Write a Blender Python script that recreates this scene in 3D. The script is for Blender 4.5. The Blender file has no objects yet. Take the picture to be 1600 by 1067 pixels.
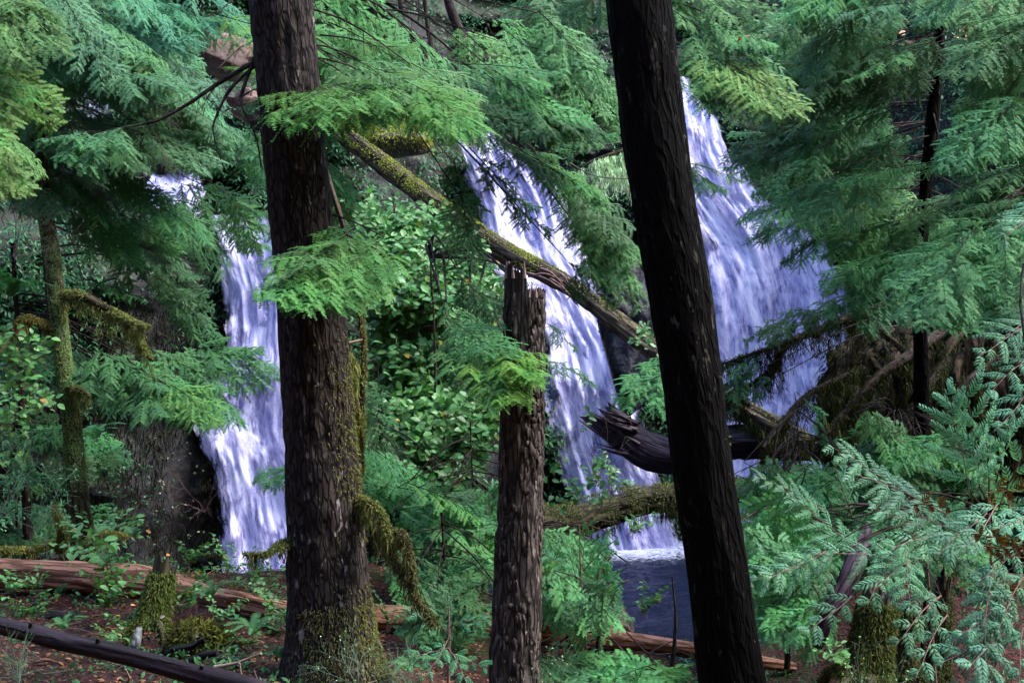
import bpy, math, random
import numpy as np
from mathutils import Vector, Matrix
SC = bpy.context.scene
COL = SC.collection
R = math.radians

# ------------------------------------------------------------------ camera, sky, sun, exposure
KX = 0.00045            # metres per photo pixel per metre of distance (50 mm lens on 36 mm)
CZ = 1.8
cam_d = bpy.data.cameras.new('camera'); cam = bpy.data.objects.new('camera', cam_d); COL.objects.link(cam)
cam.location = (0, 0, CZ); cam.rotation_euler = (R(90), 0, 0)
cam_d.lens = 50; cam_d.sensor_width = 36; cam_d.clip_end = 500
SC.camera = cam
SUN_EL, SUN_AZ = 52, 92      # azimuth measured from +Y (view direction) towards +X
w = bpy.data.worlds.new('World'); SC.world = w; w.use_nodes = True
wn = w.node_tree.nodes; bg = wn['Background']
sky = wn.new('ShaderNodeTexSky'); sky.sky_type = 'NISHITA'; sky.sun_disc = False
sky.sun_elevation = R(SUN_EL); sky.sun_rotation = R(SUN_AZ); sky.air_density = 1.0; sky.dust_density = 1.5; sky.ozone_density = 1.3
w.node_tree.links.new(sky.outputs[0], bg.inputs[0]); bg.inputs[1].default_value = 0.15
sl = bpy.data.lights.new('sun', 'SUN'); so = bpy.data.objects.new('sun', sl); COL.objects.link(so)
sl.energy = 1.2; sl.angle = R(22); sl.color = (1.0, 0.97, 0.93)
sv = Vector((math.sin(R(SUN_AZ))*math.cos(R(SUN_EL)), math.cos(R(SUN_AZ))*math.cos(R(SUN_EL)), math.sin(R(SUN_EL))))
so.rotation_euler = sv.to_track_quat('Z', 'Y').to_euler(); so.location = (8, 4, 20)
SC.view_settings.view_transform = 'Standard'; SC.view_settings.look = 'None'
SC.view_settings.exposure = 2.7; SC.view_settings.gamma = 1
SC.render.engine = 'CYCLES'
cy = SC.cycles
cy.max_bounces = 6; cy.diffuse_bounces = 4; cy.glossy_bounces = 2; cy.transmission_bounces = 3; cy.transparent_max_bounces = 10
cy.caustics_reflective = False; cy.caustics_refractive = False
cy.use_denoising = True; cy.denoising_input_passes = 'RGB_ALBEDO_NORMAL'; cy.denoising_prefilter = 'ACCURATE'; cy.use_adaptive_sampling = True; cy.adaptive_threshold = 0.02

# ------------------------------------------------------------------ numeric helpers
def P(px, py, d): return np.array(((px-800)*KX*d, d, CZ+(533.5-py)*KX*d))
def smooth(x, a, b):
    t = np.clip((np.asarray(x, float)-a)/(b-a), 0, 1); return t*t*(3-2*t)
def _h(i, j, k, s):
    n = (i*374761393 + j*668265263 + k*2147483647*0 + k*1274126177 + s*974634777) & 0xffffffff
    n = ((n ^ (n >> 13))*1103515245) & 0xffffffff
    n = ((n ^ (n >> 16))*2246822519) & 0xffffffff
    return ((n ^ (n >> 15)) & 0xffffff)/float(0xffffff)*2-1
def noise3(x, y, z, s=0):
    x, y, z = np.broadcast_arrays(*[np.asarray(v, float) for v in (x, y, z)])
    i, j, k = [np.floor(v).astype(np.int64) for v in (x, y, z)]
    f, g, h = x-i, y-j, z-k
    f, g, h = [v*v*(3-2*v) for v in (f, g, h)]
    r = 0
    for a in (0, 1):
        for b in (0, 1):
            for c in (0, 1):
                r = r + _h(i+a, j+b, k+c, s)*(f if a else 1-f)*(g if b else 1-g)*(h if c else 1-h)
    return r
def fbm(x, y, z, o=4, s=0, gain=.5):
    r, a, m = 0, 1.0, 1.0
    for q in range(o):
        r = r + a*noise3(np.asarray(x)*m, np.asarray(y)*m, np.asarray(z)*m, s+q*17); a *= gain; m *= 2.03
    return r
def nrm(v):
    v = np.asarray(v, float); return v/(np.linalg.norm(v, axis=-1, keepdims=True)+1e-9)
def spl(pts, n):
    """Catmull-Rom through rows of pts, n samples in all, roughly even in length."""
    p = np.asarray(pts, float)
    if len(p) == 2: t = np.linspace(0, 1, n)[:, None]; return p[0]*(1-t)+p[1]*t
    q = np.vstack([2*p[0]-p[1], p, 2*p[-1]-p[-2]])
    seg = np.linalg.norm(np.diff(p[:, :3], axis=0), axis=1); cum = np.concatenate([[0], np.cumsum(seg)])
    s = np.linspace(0, cum[-1], n); out = []
    for v in s:
        i = min(np.searchsorted(cum, v, side='right')-1, len(p)-2); t = (v-cum[i])/max(seg[i], 1e-9)
        a, b, c, d = q[i:i+4]
        out.append(.5*((2*b)+(c-a)*t+(2*a-5*b+4*c-d)*t*t+(3*b-a-3*c+d)*t**3))
    return np.array(out)

# ------------------------------------------------------------------ mesh helpers
class MB:
    """collects vertices / faces / material slots / one vector attribute, and becomes ONE mesh."""
    def __init__(s): s.v = []; s.f = []; s.m = []; s.a = []; s.n = 0; s.has = False
    def add(s, v, faces, mat=0, attr=None):
        v = np.asarray(v, float).reshape(-1, 3)
        s.v.append(v); s.a.append(np.asarray(attr, float).reshape(-1, 3) if attr is not None else v.copy())
        f = np.asarray(faces, np.int64)
        if f.size:
            s.f.append(f+s.n); s.m.append(np.full(len(f), mat, np.int32))
        s.n += len(v)
    def mesh(s, name, mats, smooth_=True, attr=True):
        me = bpy.data.meshes.new(name)
        v = np.vstack(s.v); me.vertices.add(len(v)); me.vertices.foreach_set('co', v.astype(np.float32).ravel())
        loops = np.concatenate([f.ravel() for f in s.f]); tot = np.concatenate([np.full(len(f), f.shape[1]) for f in s.f])
        me.loops.add(len(loops)); me.loops.foreach_set('vertex_index', loops.astype(np.int32))
        me.polygons.add(len(tot)); st = np.concatenate([[0], np.cumsum(tot)[:-1]])
        me.polygons.foreach_set('loop_start', st.astype(np.int32)); me.polygons.foreach_set('loop_total', tot.astype(np.int32))
        for m in (mats if isinstance(mats, (list, tuple)) else [mats]): me.materials.append(m)
        me.polygons.foreach_set('material_index', np.concatenate(s.m))
        me.polygons.foreach_set('use_smooth', np.full(len(tot), smooth_))
        if attr:
            at = me.attributes.new('bc', 'FLOAT_VECTOR', 'POINT'); at.data.foreach_set('vector', np.vstack(s.a).astype(np.float32).ravel())
        me.update(calc_edges=True); me.validate()
        return me
def link(name, data, parent=None, color=None):
    o = bpy.data.objects.new(name, data); COL.objects.link(o)
    if parent is not None: o.parent = parent
    if color is not None: o.color = (*color, 1)
    return o
def tag(o, label=None, cat=None, group=None, kind=None):
    if label: o['label'] = label
    if cat: o['category'] = cat
    if group: o['group'] = group
    if kind: o['kind'] = kind
    return o
def thing(name, label, cat, loc=(0, 0, 0), group=None, kind=None):
    """An Empty at the thing's base; parts are given in world coordinates and shifted by put()."""
    o = bpy.data.objects.new(name, None); COL.objects.link(o); o.location = [float(c) for c in loc]
    o.empty_display_size = .1
    return tag(o, label, cat, group, kind)
def worldloc(o):
    v = Vector(o.location)
    while o.parent: o = o.parent; v = v+Vector(o.location)
    return v
def part(name, mb, mats, parent, label=None, smooth_=True, color=None):
    """world-space MB -> child mesh of parent (all our parents are unrotated Empties or meshes at their own origin)."""
    off = np.array(worldloc(parent)) if parent is not None else np.zeros(3)
    mb.v = [v-off for v in mb.v]
    o = link(name, mb.mesh(name, mats, smooth_), parent, color)
    if label: o['label'] = label
    return o
def frames(path):
    p = np.asarray(path, float); t = nrm(np.gradient(p, axis=0))
    ref = np.array((0, 1., 0)) if abs(t[:, 1]).mean() < .8 else np.array((0, 0, 1.))
    a = nrm(np.cross(t, ref)); b = nrm(np.cross(a, t))      # b is close to +ref (away from the camera)
    return t, a, b
def tube(mb, path, rad, segs=8, mat=0, disp=None, cap=(True, True), jag0=None, jag1=None, capmat=None):
    p = np.asarray(path, float); n = len(p); rad = np.broadcast_to(np.asarray(rad, float), (n,))
    t, a, b = frames(p); th = np.linspace(0, 2*math.pi, segs, endpoint=False)
    L = np.concatenate([[0], np.cumsum(np.linalg.norm(np.diff(p, axis=0), axis=1))])
    ca, sa = np.cos(th), np.sin(th)
    rr = np.repeat(rad[:, None], segs, 1)
    bc = np.stack([rr*ca, rr*sa, np.repeat(L[:, None], segs, 1)], -1)
    if disp is not None: rr = rr+disp(bc[..., 0], bc[..., 1], bc[..., 2], rr)
    v = p[:, None]+a[:, None]*(rr*ca)[..., None]+b[:, None]*(rr*sa)[..., None]
    if jag0 is not None: v[0] -= t[0]*jag0[:, None]
    if jag1 is not None: v[-1] += t[-1]*jag1[:, None]
    i = np.arange(n-1)[:, None]*segs; j = np.arange(segs)[None]; k = (j+1) % segs
    f = np.stack([i+j, i+k, i+segs+k, i+segs+j], -1).reshape(-1, 4)
    mb.add(v, f, mat, bc)
    cm = mat if capmat is None else capmat
    for e, row, on, jg in ((0, v[0], cap[0], jag0), (1, v[-1], cap[1], jag1)):
        if not on: continue
        c = p[0 if e == 0 else -1]; tt = t[0 if e == 0 else -1]
        c = c+(tt*.02 if e == 0 else -tt*.02)*(1 if jg is not None else 0)
        vv = np.vstack([row, (row+c)/2+(0 if jg is None else (tt if e == 0 else -tt)*.02), c[None]])
        j = np.arange(segs); k = (j+1) % segs
        q = np.stack([j, k, segs+k, segs+j], -1); tr = np.stack([segs+j, segs+k, np.full(segs, 2*segs)], -1)
        if e == 0: q = q[:, ::-1]; tr = tr[:, ::-1]
        n0 = mb.n; mb.add(vv, q, cm); mb.f.append(tr+n0); mb.m.append(np.full(len(tr), cm, np.int32))
    return v
def bark_disp(amp, kx=14, kz=3.0, seed=0, lump=.0):
    def f(x, y, z, r):
        wv = noise3(x*9, y*9, z*3, seed+5)*.35
        n1 = 1-np.abs(fbm(x*kx+wv, y*kx+wv, z*kz, 2, seed))*2.2
        n2 = fbm(x*kx*3, y*kx*3, z*kz*3.5, 2, seed+9)
        return -amp*np.clip(n1, 0, 1)+amp*.28*n2+lump*fbm(x*3, y*3, z*1.1, 2, seed+3)
    return f
def strands(mb, pts, dirs, lens, width, rng, mat=0, droop=.5, seg=2):
    """tapering little blades: moss, fringe, needles."""
    p = np.asarray(pts, float); n = len(p)
    if n == 0: return
    d = nrm(dirs); L = np.broadcast_to(np.asarray(lens, float), (n,))[:, None]
    s = nrm(np.cross(d, rng.normal(size=(n, 3))))*(np.broadcast_to(np.asarray(width, float), (n,))[:, None]*.5)
    m1 = p+d*L*.55+rng.normal(size=(n, 3))*L*.06; e = p+d*L*.8+np.array((0, 0, -1.))*L*droop*.55+rng.normal(size=(n, 3))*L*.12
    v = np.stack([p-s, p+s, m1+s*.8, m1-s*.8, e], 1).reshape(-1, 3); b = (np.arange(n)*5)[:, None]
    n0 = mb.n; mb.add(v, b+np.array([[0, 1, 2, 3]]), mat); mb.f.append(b+np.array([[3, 2, 4]])+n0); mb.m.append(np.full(n, mat, np.int32))

# ------------------------------------------------------------------ materials
def newmat(name):
    m = bpy.data.materials.new(name); m.use_nodes = True; nt = m.node_tree; nt.nodes.clear()
    return m, nt
def N(nt, kind, **kw):
    n = nt.nodes.new('ShaderNode'+kind)
    for k, v in kw.items():
        if k.startswith('i_'): n.inputs[int(k[2:]) if k[2:].isdigit() else k[2:].replace('_', ' ')].default_value = v
        else: setattr(n, k, v)
    return n
def L_(nt, a, b): nt.links.new(a, b)
def ramp(nt, src, stops):
    r = N(nt, 'ValToRGB'); e = r.color_ramp.elements
    while len(e) < len(stops): e.new(.5)
    for x, (p, c) in zip(e, stops): x.position = p; x.color = (*c, 1) if len(c) == 3 else c
    L_(nt, src, r.inputs[0]); return r
def g(v): return (v, v, v)
def mapping(nt, src, scale):
    m = N(nt, 'Mapping'); m.inputs['Scale'].default_value = scale; L_(nt, src, m.inputs[0]); return m.outputs[0]
def noise(nt, src, scale, detail=5, rough=.6, dist=0):
    n = N(nt, 'TexNoise'); n.inputs['Scale'].default_value = scale; n.inputs['Detail'].default_value = detail
    n.inputs['Roughness'].default_value = rough; n.inputs['Distortion'].default_value = dist
    L_(nt, src, n.inputs['Vector']); return n.outputs[0]
def mixc(nt, fac, a, b, blend='MIX'):
    m = N(nt, 'MixRGB', blend_type=blend)
    for i, x in ((0, fac), (1, a), (2, b)):
        if hasattr(x, 'links'): L_(nt, x, m.inputs[i])
        else: m.inputs[i].default_value = x if i == 0 else (*x, 1)
    return m.outputs[0]
def mth(nt, op, a, b=0.0):
    m = N(nt, 'Math', operation=op)
    for i, x in ((0, a), (1, b)):
        if hasattr(x, 'links'): L_(nt, x, m.inputs[i])
        else: m.inputs[i].default_value = x
    return m.outputs[0]
def finish(nt, col, rough=.8, bump=None, bs=.5, bd=.01, spec=.3, coat=0):
    b = N(nt, 'BsdfPrincipled'); o = N(nt, 'OutputMaterial'); L_(nt, b.outputs[0], o.inputs[0])
    if hasattr(col, 'links'): L_(nt, col, b.inputs['Base Color'])
    else: b.inputs['Base Color'].default_value = (*col, 1)
    if hasattr(rough, 'links'): L_(nt, rough, b.inputs['Roughness'])
    else: b.inputs['Roughness'].default_value = rough
    b.inputs['Specular IOR Level'].default_value = spec; b.inputs['Coat Weight'].default_value = coat
    if bump is not None:
        bp = N(nt, 'Bump'); bp.inputs['Strength'].default_value = bs; bp.inputs['Distance'].default_value = bd
        L_(nt, bump, bp.inputs['Height']); L_(nt, bp.outputs[0], b.inputs['Normal'])
    return b
def bark_mat(name, dark, light, sc=22, stretch=.22, moss=0.0, mosscol=(.07, .085, .012), side=(.5, -.2, .8), rough=.85, fleck=None, bd=.012, mscale=2.5, spec=.12):
    m, nt = newmat(name)
    at = N(nt, 'Attribute', attribute_name='bc'); v = at.outputs['Vector']
    nd = noise(nt, mapping(nt, v, (1, 1, .4)), 16, 3)
    vec = N(nt, 'VectorMath', operation='ADD'); L_(nt, v, vec.inputs[0])
    sc_ = N(nt, 'VectorMath', operation='SCALE'); L_(nt, nd, sc_.inputs[0]); sc_.inputs['Scale'].default_value = .035; L_(nt, sc_.outputs[0], vec.inputs[1])
    vo = N(nt, 'TexVoronoi', feature='DISTANCE_TO_EDGE'); vo.inputs['Scale'].default_value = sc
    L_(nt, mapping(nt, vec.outputs[0], (1, 1, stretch)), vo.inputs['Vector'])
    n2 = noise(nt, mapping(nt, v, (1, 1, .3)), sc*3, 6, .7)
    n3 = noise(nt, mapping(nt, v, (1, 1, .5)), 4, 4)
    h = mth(nt, 'ADD', mth(nt, 'MULTIPLY', ramp(nt, vo.outputs[0], [(0, g(0)), (.22, g(1))]).outputs[0], .7), mth(nt, 'MULTIPLY', n2, .6))
    n4 = noise(nt, mapping(nt, v, (1, 1, .45)), sc*9, 4, .75); h2 = mth(nt, 'ADD', mth(nt, 'MULTIPLY', h, .72), mth(nt, 'MULTIPLY', n4, .42))
    c = ramp(nt, h2, [(.38, dark), (.66, tuple(a*.72+b*.28 for a, b in zip(dark, light))), (.86, light)]).outputs[0]
    c = mixc(nt, ramp(nt, n3, [(.35, g(.0)), (.7, g(.6))]).outputs[0], c, tuple(x*.45 for x in light))
    if fleck:
        nf = noise(nt, mapping(nt, v, (1, 1, .35)), 30, 3, .6)
        nf2 = noise(nt, mapping(nt, v, (1, 1, .5)), 3, 2, .6)
        c = mixc(nt, mth(nt, 'MULTIPLY', ramp(nt, nf, [(.60, g(0)), (.66, g(.8))]).outputs[0], ramp(nt, nf2, [(.42, g(0)), (.6, g(1))]).outputs[0]), c, fleck)
    if moss > 0:
        ge = N(nt, 'NewGeometry'); dt = N(nt, 'VectorMath', operation='DOT_PRODUCT'); L_(nt, ge.outputs['Normal'], dt.inputs[0]); dt.inputs[1].default_value = side
        nm = noise(nt, v, mscale, 6, .65)
        f = mth(nt, 'ADD', mth(nt, 'MULTIPLY', dt.outputs['Value'], .22), mth(nt, 'ADD', nm, moss-.5))
        nmc = noise(nt, v, 60, 3, .7)
        mc = mixc(nt, nmc, tuple(x*.5 for x in mosscol), tuple(x*1.5 for x in mosscol))
        c = mixc(nt, ramp(nt, f, [(.47, g(0)), (.57, g(1))]).outputs[0], c, mc)
    finish(nt, c, rough, h, .9, bd, spec)
    return m
def leaf_mat(name, base, var=.35, rough=.5, transl=.25, spec=.35, yellow=(.2, .17, .03), yprob=.0, hue=.0):
    m, nt = newmat(name)
    oi = N(nt, 'ObjectInfo'); ge = N(nt, 'NewGeometry')
    tc = N(nt, 'TexCoord'); n1 = noise(nt, tc.outputs['Object'], 6, 2)
    c = mixc(nt, 1, base, oi.outputs['Color'], 'MULTIPLY')
    hv = N(nt, 'HueSaturation'); L_(nt, c, hv.inputs['Color'])
    L_(nt, mth(nt, 'ADD', mth(nt, 'MULTIPLY', ge.outputs['Random Per Island'], var*2), 1-var), hv.inputs['Value'])
    L_(nt, mth(nt, 'ADD', mth(nt, 'MULTIPLY', n1, .10), .45+hue), hv.inputs['Hue'])
    c = hv.outputs[0]
    if yprob: c = mixc(nt, ramp(nt, mth(nt, 'FRACT', mth(nt, 'MULTIPLY', ge.outputs['Random Per Island'], 7.31)), [(1-yprob-.01, g(0)), (1-yprob, g(1))]).outputs[0], c, yellow)
    b = N(nt, 'BsdfPrincipled'); L_(nt, c, b.inputs['Base Color']); b.inputs['Roughness'].default_value = rough; b.inputs['Specular IOR Level'].default_value = spec
    t = N(nt, 'BsdfTranslucent'); L_(nt, mixc(nt, 1, c, (1.1, 1.3, .75), 'MULTIPLY'), t.inputs[0])
    mx = N(nt, 'MixShader'); mx.inputs[0].default_value = transl; L_(nt, b.outputs[0], mx.inputs[1]); L_(nt, t.outputs[0], mx.inputs[2])
    o = N(nt, 'OutputMaterial'); L_(nt, mx.outputs[0], o.inputs[0])
    return m
def plain_mat(name, a, b, scale=8, rough=.8, bd=.01, spec=.3, stretch=(1, 1, 1), coord='bc'):
    m, nt = newmat(name)
    v = N(nt, 'Attribute', attribute_name='bc').outputs['Vector'] if coord == 'bc' else N(nt, 'TexCoord').outputs['Object']
    n = noise(nt, mapping(nt, v, stretch), scale, 6, .65)
    finish(nt, ramp(nt, n, [(.3, a), (.7, b)]).outputs[0], rough, n, .8, bd, spec); return m

M = {}
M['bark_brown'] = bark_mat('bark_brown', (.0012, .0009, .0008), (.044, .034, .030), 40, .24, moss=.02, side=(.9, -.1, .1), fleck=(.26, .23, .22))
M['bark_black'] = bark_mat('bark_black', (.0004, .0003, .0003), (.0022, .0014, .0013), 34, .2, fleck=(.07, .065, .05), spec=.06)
M['bark_snag'] = bark_mat('bark_snag', (.002, .0013, .001), (.105, .084, .074), 30, .16, fleck=(.3, .25, .23))
M['bark_log'] = bark_mat('bark_log', (.012, .009, .006), (.09, .07, .05), 16, .12, moss=.02, side=(0, 0, 1.0), mosscol=(.13, .135, .02))
M['bark_moss'] = bark_mat('bark_moss', (.01, .009, .005), (.07, .06, .035), 16, .3, moss=.25, side=(0, -.1, .6), mosscol=(.06, .07, .012))
M['limb'] = bark_mat('limb', (.006, .004, .004), (.05, .036, .032), 40, .2, bd=.003)
M['twig_grey'] = plain_mat('twig_grey', (.05, .04, .035), (.16, .13, .11), 20, .8, .002)
M['twig_red'] = plain_mat('twig_red', (.10, .05, .04), (.22, .13, .12), 20, .7, .002)
M['twig_green'] = plain_mat('twig_green', (.06, .12, .07), (.12, .2, .12), 20, .6, .002)
M['wood_orange'] = bark_mat('wood_orange', (.12, .05, .03), (.50, .25, .165), 22, .08, moss=-.12, side=(0, 0, 1.), mosscol=(.09, .1, .02), rough=.75, bd=.008)
M['wood_dark'] = bark_mat('wood_dark', (.008, .006, .007), (.045, .03, .034), 18, .05, rough=.5, bd=.008)
M['wood_purple'] = bark_mat('wood_purple', (.006, .0035, .006), (.04, .024, .036), 16, .05, rough=.45, bd=.008)
M['wood_pale'] = plain_mat('wood_pale', (.16, .10, .08), (.34, .24, .2), 30, .7, .004, stretch=(1, 1, .1))
M['hemlock'] = leaf_mat('hemlock_needles', (.090, .180, .080), .18, .62, .28, .15)
M['cedar'] = leaf_mat('cedar_scales', (.085, .20, .105), .22, .6, .25, .2)
M['salal'] = leaf_mat('salal_leaves', (.095, .245, .075), .3, .42, .28, .3, (.32, .24, .03), .012)
M['fern'] = leaf_mat('fern_fronds', (.045, .14, .06), .3, .5, .25, .3)
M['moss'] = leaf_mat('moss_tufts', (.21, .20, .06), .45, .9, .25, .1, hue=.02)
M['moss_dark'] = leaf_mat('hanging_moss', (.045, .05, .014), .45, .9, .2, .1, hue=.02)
M['rust_leaf'] = leaf_mat('rust_foliage', (.30, .07, .025), .4, .7, .2, .2, hue=.05)
M['pale_leaf'] = leaf_mat('pale_leaves', (.55, .55, .30), .2, .5, .3, .3, hue=.05)
M['litter'] = leaf_mat('fallen_leaves', (.40, .24, .19), .5, .7, .1, .2, (.35, .15, .06), .03, hue=.05)
# ------------------------------------------------------------------ the setting: ground, cliff, pool
rng = np.random.default_rng(7)
def ground_z(x, y):
    x = np.asarray(x, float); y = np.asarray(y, float)
    z = -0.04-1.2*smooth(x, -1.5, 3)*smooth(y, 5, 9)
    z = z-2.3*smooth(y, 11.4, 15.9)*(1-.0*smooth(x, 2.6, 5))
    z = z+.3*(1-smooth(x, -7, -3.6))*smooth(y, 10.5, 14)
    z = z+.95*np.exp(-((x-3.0)/1.0)**2-((y-13.3)/1.0)**2)
    z = z+1.7*np.exp(-((x-4.7)/2.0)**2-((y-13.6)/1.9)**2)
    back = np.clip(-y-1.5, 0, None); z = z+back*1.15  # unseen slope behind the camera, added to block sky light from the rear
    side = np.clip(np.abs(x)-13, 0, None)*(1-.0*x); z = z+side*.9*(y < 60)  # ground raised at both sides too, to close off part of the sky
    return z+.07*fbm(x*.9, y*.9, 0, 4, 3)+.02*fbm(x*6, y*6, 1, 3, 5)
def cliff_s(x, z):
    """depth of the rock wall behind the falls (smooth part)."""
    x = np.asarray(x, float); z = np.asarray(z, float)
    y = 26.3+.34*(z+1.8)
    y = y-4.6*(1-smooth(x, -2.9, -1.2))                         # the left fall stands nearer
    y = y-2.4*(1-smooth(x, -5.6, -4.6))*(1-smooth(z, 3.2, 4.6))  # overhanging dark wall on the far left
    y = y-5.5*np.exp(-((x+1.05)/1.05)**2)*(1-smooth(z, 1.6, 4.2))   # the leafy bank between the falls
    y = y-.9*np.exp(-((x-2.2)/.8)**2)*(1-smooth(z, 0, 4))
    y = y-4.5*smooth(x, 6.2, 8.5)
    y = y+1.6*smooth(z, 5, 9)+.5*(z > 9)*(z-9)
    return y
def cliff(x, z):
    d = .55*fbm(x*.45, z*.45, 0, 3, 21)
    r = fbm(x*1.1+.3*z, z*1.9, 2, 5, 31); led = np.abs(((z+.25*x+.3*r)*.8) % 1-.5)
    return cliff_s(x, z)-.30*d-.42*r-.35*led
# wet rock material, darkened to near black in place of the wall's shade
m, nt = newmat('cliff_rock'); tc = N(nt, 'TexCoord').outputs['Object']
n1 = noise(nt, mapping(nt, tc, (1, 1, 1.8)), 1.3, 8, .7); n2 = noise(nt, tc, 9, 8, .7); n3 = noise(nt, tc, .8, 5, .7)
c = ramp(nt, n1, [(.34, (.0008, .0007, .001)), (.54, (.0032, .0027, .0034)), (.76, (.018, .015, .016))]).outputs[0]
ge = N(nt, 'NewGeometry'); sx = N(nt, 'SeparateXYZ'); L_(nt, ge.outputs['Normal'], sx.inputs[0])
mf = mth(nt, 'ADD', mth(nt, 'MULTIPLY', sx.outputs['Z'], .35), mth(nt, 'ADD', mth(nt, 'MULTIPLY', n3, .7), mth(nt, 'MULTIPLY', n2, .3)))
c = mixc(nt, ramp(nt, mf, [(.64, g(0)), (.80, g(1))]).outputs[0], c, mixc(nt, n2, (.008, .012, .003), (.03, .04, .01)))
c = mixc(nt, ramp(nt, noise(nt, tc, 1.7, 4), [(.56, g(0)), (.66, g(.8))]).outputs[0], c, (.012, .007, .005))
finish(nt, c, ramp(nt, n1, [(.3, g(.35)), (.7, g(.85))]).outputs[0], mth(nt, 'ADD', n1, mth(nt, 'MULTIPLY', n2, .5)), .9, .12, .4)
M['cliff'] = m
m, nt = newmat('forest_floor'); tc = N(nt, 'TexCoord').outputs['Object']
n1 = noise(nt, tc, 2.2, 8, .7); n2 = noise(nt, tc, 24, 6, .75); vo = N(nt, 'TexVoronoi'); vo.inputs['Scale'].default_value = 34; L_(nt, tc, vo.inputs['Vector'])
c = ramp(nt, n2, [(.3, (.012, .005, .0045)), (.5, (.05, .018, .015)), (.72, (.16, .055, .045))]).outputs[0]
c = mixc(nt, ramp(nt, n1, [(.52, g(0)), (.6, g(.85))]).outputs[0], c, mixc(nt, n2, (.01, .018, .005), (.06, .08, .02)))
c = mixc(nt, .45, c, mixc(nt, 1, c, vo.outputs['Color'], 'MULTIPLY'))
finish(nt, c, .9, mth(nt, 'ADD', n2, mth(nt, 'MULTIPLY', vo.outputs[0], .6)), .9, .03, .2)
M['floor'] = m

def grid_mesh(name, X, Y, Z, mat):
    mb = MB(); n, k = X.shape; i = np.arange(n-1)[:, None]*k; j = np.arange(k-1)[None]
    f = np.stack([i+j, i+j+1, i+k+j+1, i+k+j], -1).reshape(-1, 4)
    mb.add(np.stack([X, Y, Z], -1), f); return mb.mesh(name, mat)
xs = np.concatenate([np.linspace(-40, -8, 30), np.linspace(-7.9, 8, 300), np.linspace(8.2, 40, 30)])
ys = np.concatenate([np.linspace(-30, 5, 50), np.linspace(5.05, 17, 220), np.linspace(17.1, 60, 60)])
X, Y = np.meshgrid(xs, ys)
o = link('ground', grid_mesh('ground', X, Y, ground_z(X, Y), M['floor']))
tag(o, 'reddish brown forest floor of needle litter and soil', 'ground', kind='structure')
xs = np.linspace(-22, 22, 420); zs = np.concatenate([np.linspace(-3.2, 9, 330), np.linspace(9.1, 22, 60)])
X, Z = np.meshgrid(xs, zs)
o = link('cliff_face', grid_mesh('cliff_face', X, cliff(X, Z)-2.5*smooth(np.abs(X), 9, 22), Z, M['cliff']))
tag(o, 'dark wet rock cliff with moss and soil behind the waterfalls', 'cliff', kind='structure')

# pool
m, nt = newmat('pool_water'); tc = N(nt, 'TexCoord').outputs['Object']
n1 = noise(nt, mapping(nt, tc, (1, 1.6, 1)), 5, 6, .62, .6); n2 = noise(nt, mapping(nt, tc, (1, 2.2, 1)), 14, 5, .6, 1.2)
at = N(nt, 'Attribute', attribute_name='bc'); sx = N(nt, 'SeparateXYZ'); L_(nt, at.outputs['Vector'], sx.inputs[0])
foam = ramp(nt, mth(nt, 'ADD', n2, mth(nt, 'MULTIPLY', sx.outputs['Z'], .40)), [(.70, g(0)), (1.0, g(1))]).outputs[0]
c = mixc(nt, foam, (.002, .004, .014), (.62, .66, .85))
b = finish(nt, c, mth(nt, 'ADD', mth(nt, 'MULTIPLY', foam, .4), .14), mth(nt, 'ADD', n1, mth(nt, 'MULTIPLY', n2, .5)), 1.0, .03, .07)
M['pool'] = m
xs = np.linspace(-9, 9, 420); ys = np.linspace(13.5, 29, 420); X, Y = np.meshgrid(xs, ys)
mb = MB(); k = 420; i = np.arange(k-1)[:, None]*k; j = np.arange(k-1)[None]
f = np.stack([i+j, i+j+1, i+k+j+1, i+k+j], -1).reshape(-1, 4)
near = np.maximum.reduce([np.exp(-((X-2.1)/2.2)**2)*smooth(Y, 22.2, 24.6), np.exp(-((X-5.)/1.8)**2)*smooth(Y, 21.5, 24.5), smooth(Y, 17.5, 20.5)*(1-smooth(X, -2.2, -1.2))*smooth(X, -6.2, -5), smooth(Y, 16.2, 17.4)*(1-smooth(Y, 19, 20))*(1-smooth(np.abs(X+2.2), .7, 1.3))])
Zw = -1.8+.022*fbm(X*2.6, Y*4.2, 0, 5, 8)+.012*np.abs(fbm(X*7, Y*10, 1, 3, 18))
mb.add(np.stack([X, Y, Zw], -1), f, 0, np.stack([X, Y, near], -1))
o = link('pool_water', mb.mesh('pool_water', M['pool'])); tag(o, 'dark rippled pool water below the waterfalls', 'water', kind='structure')

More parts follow.
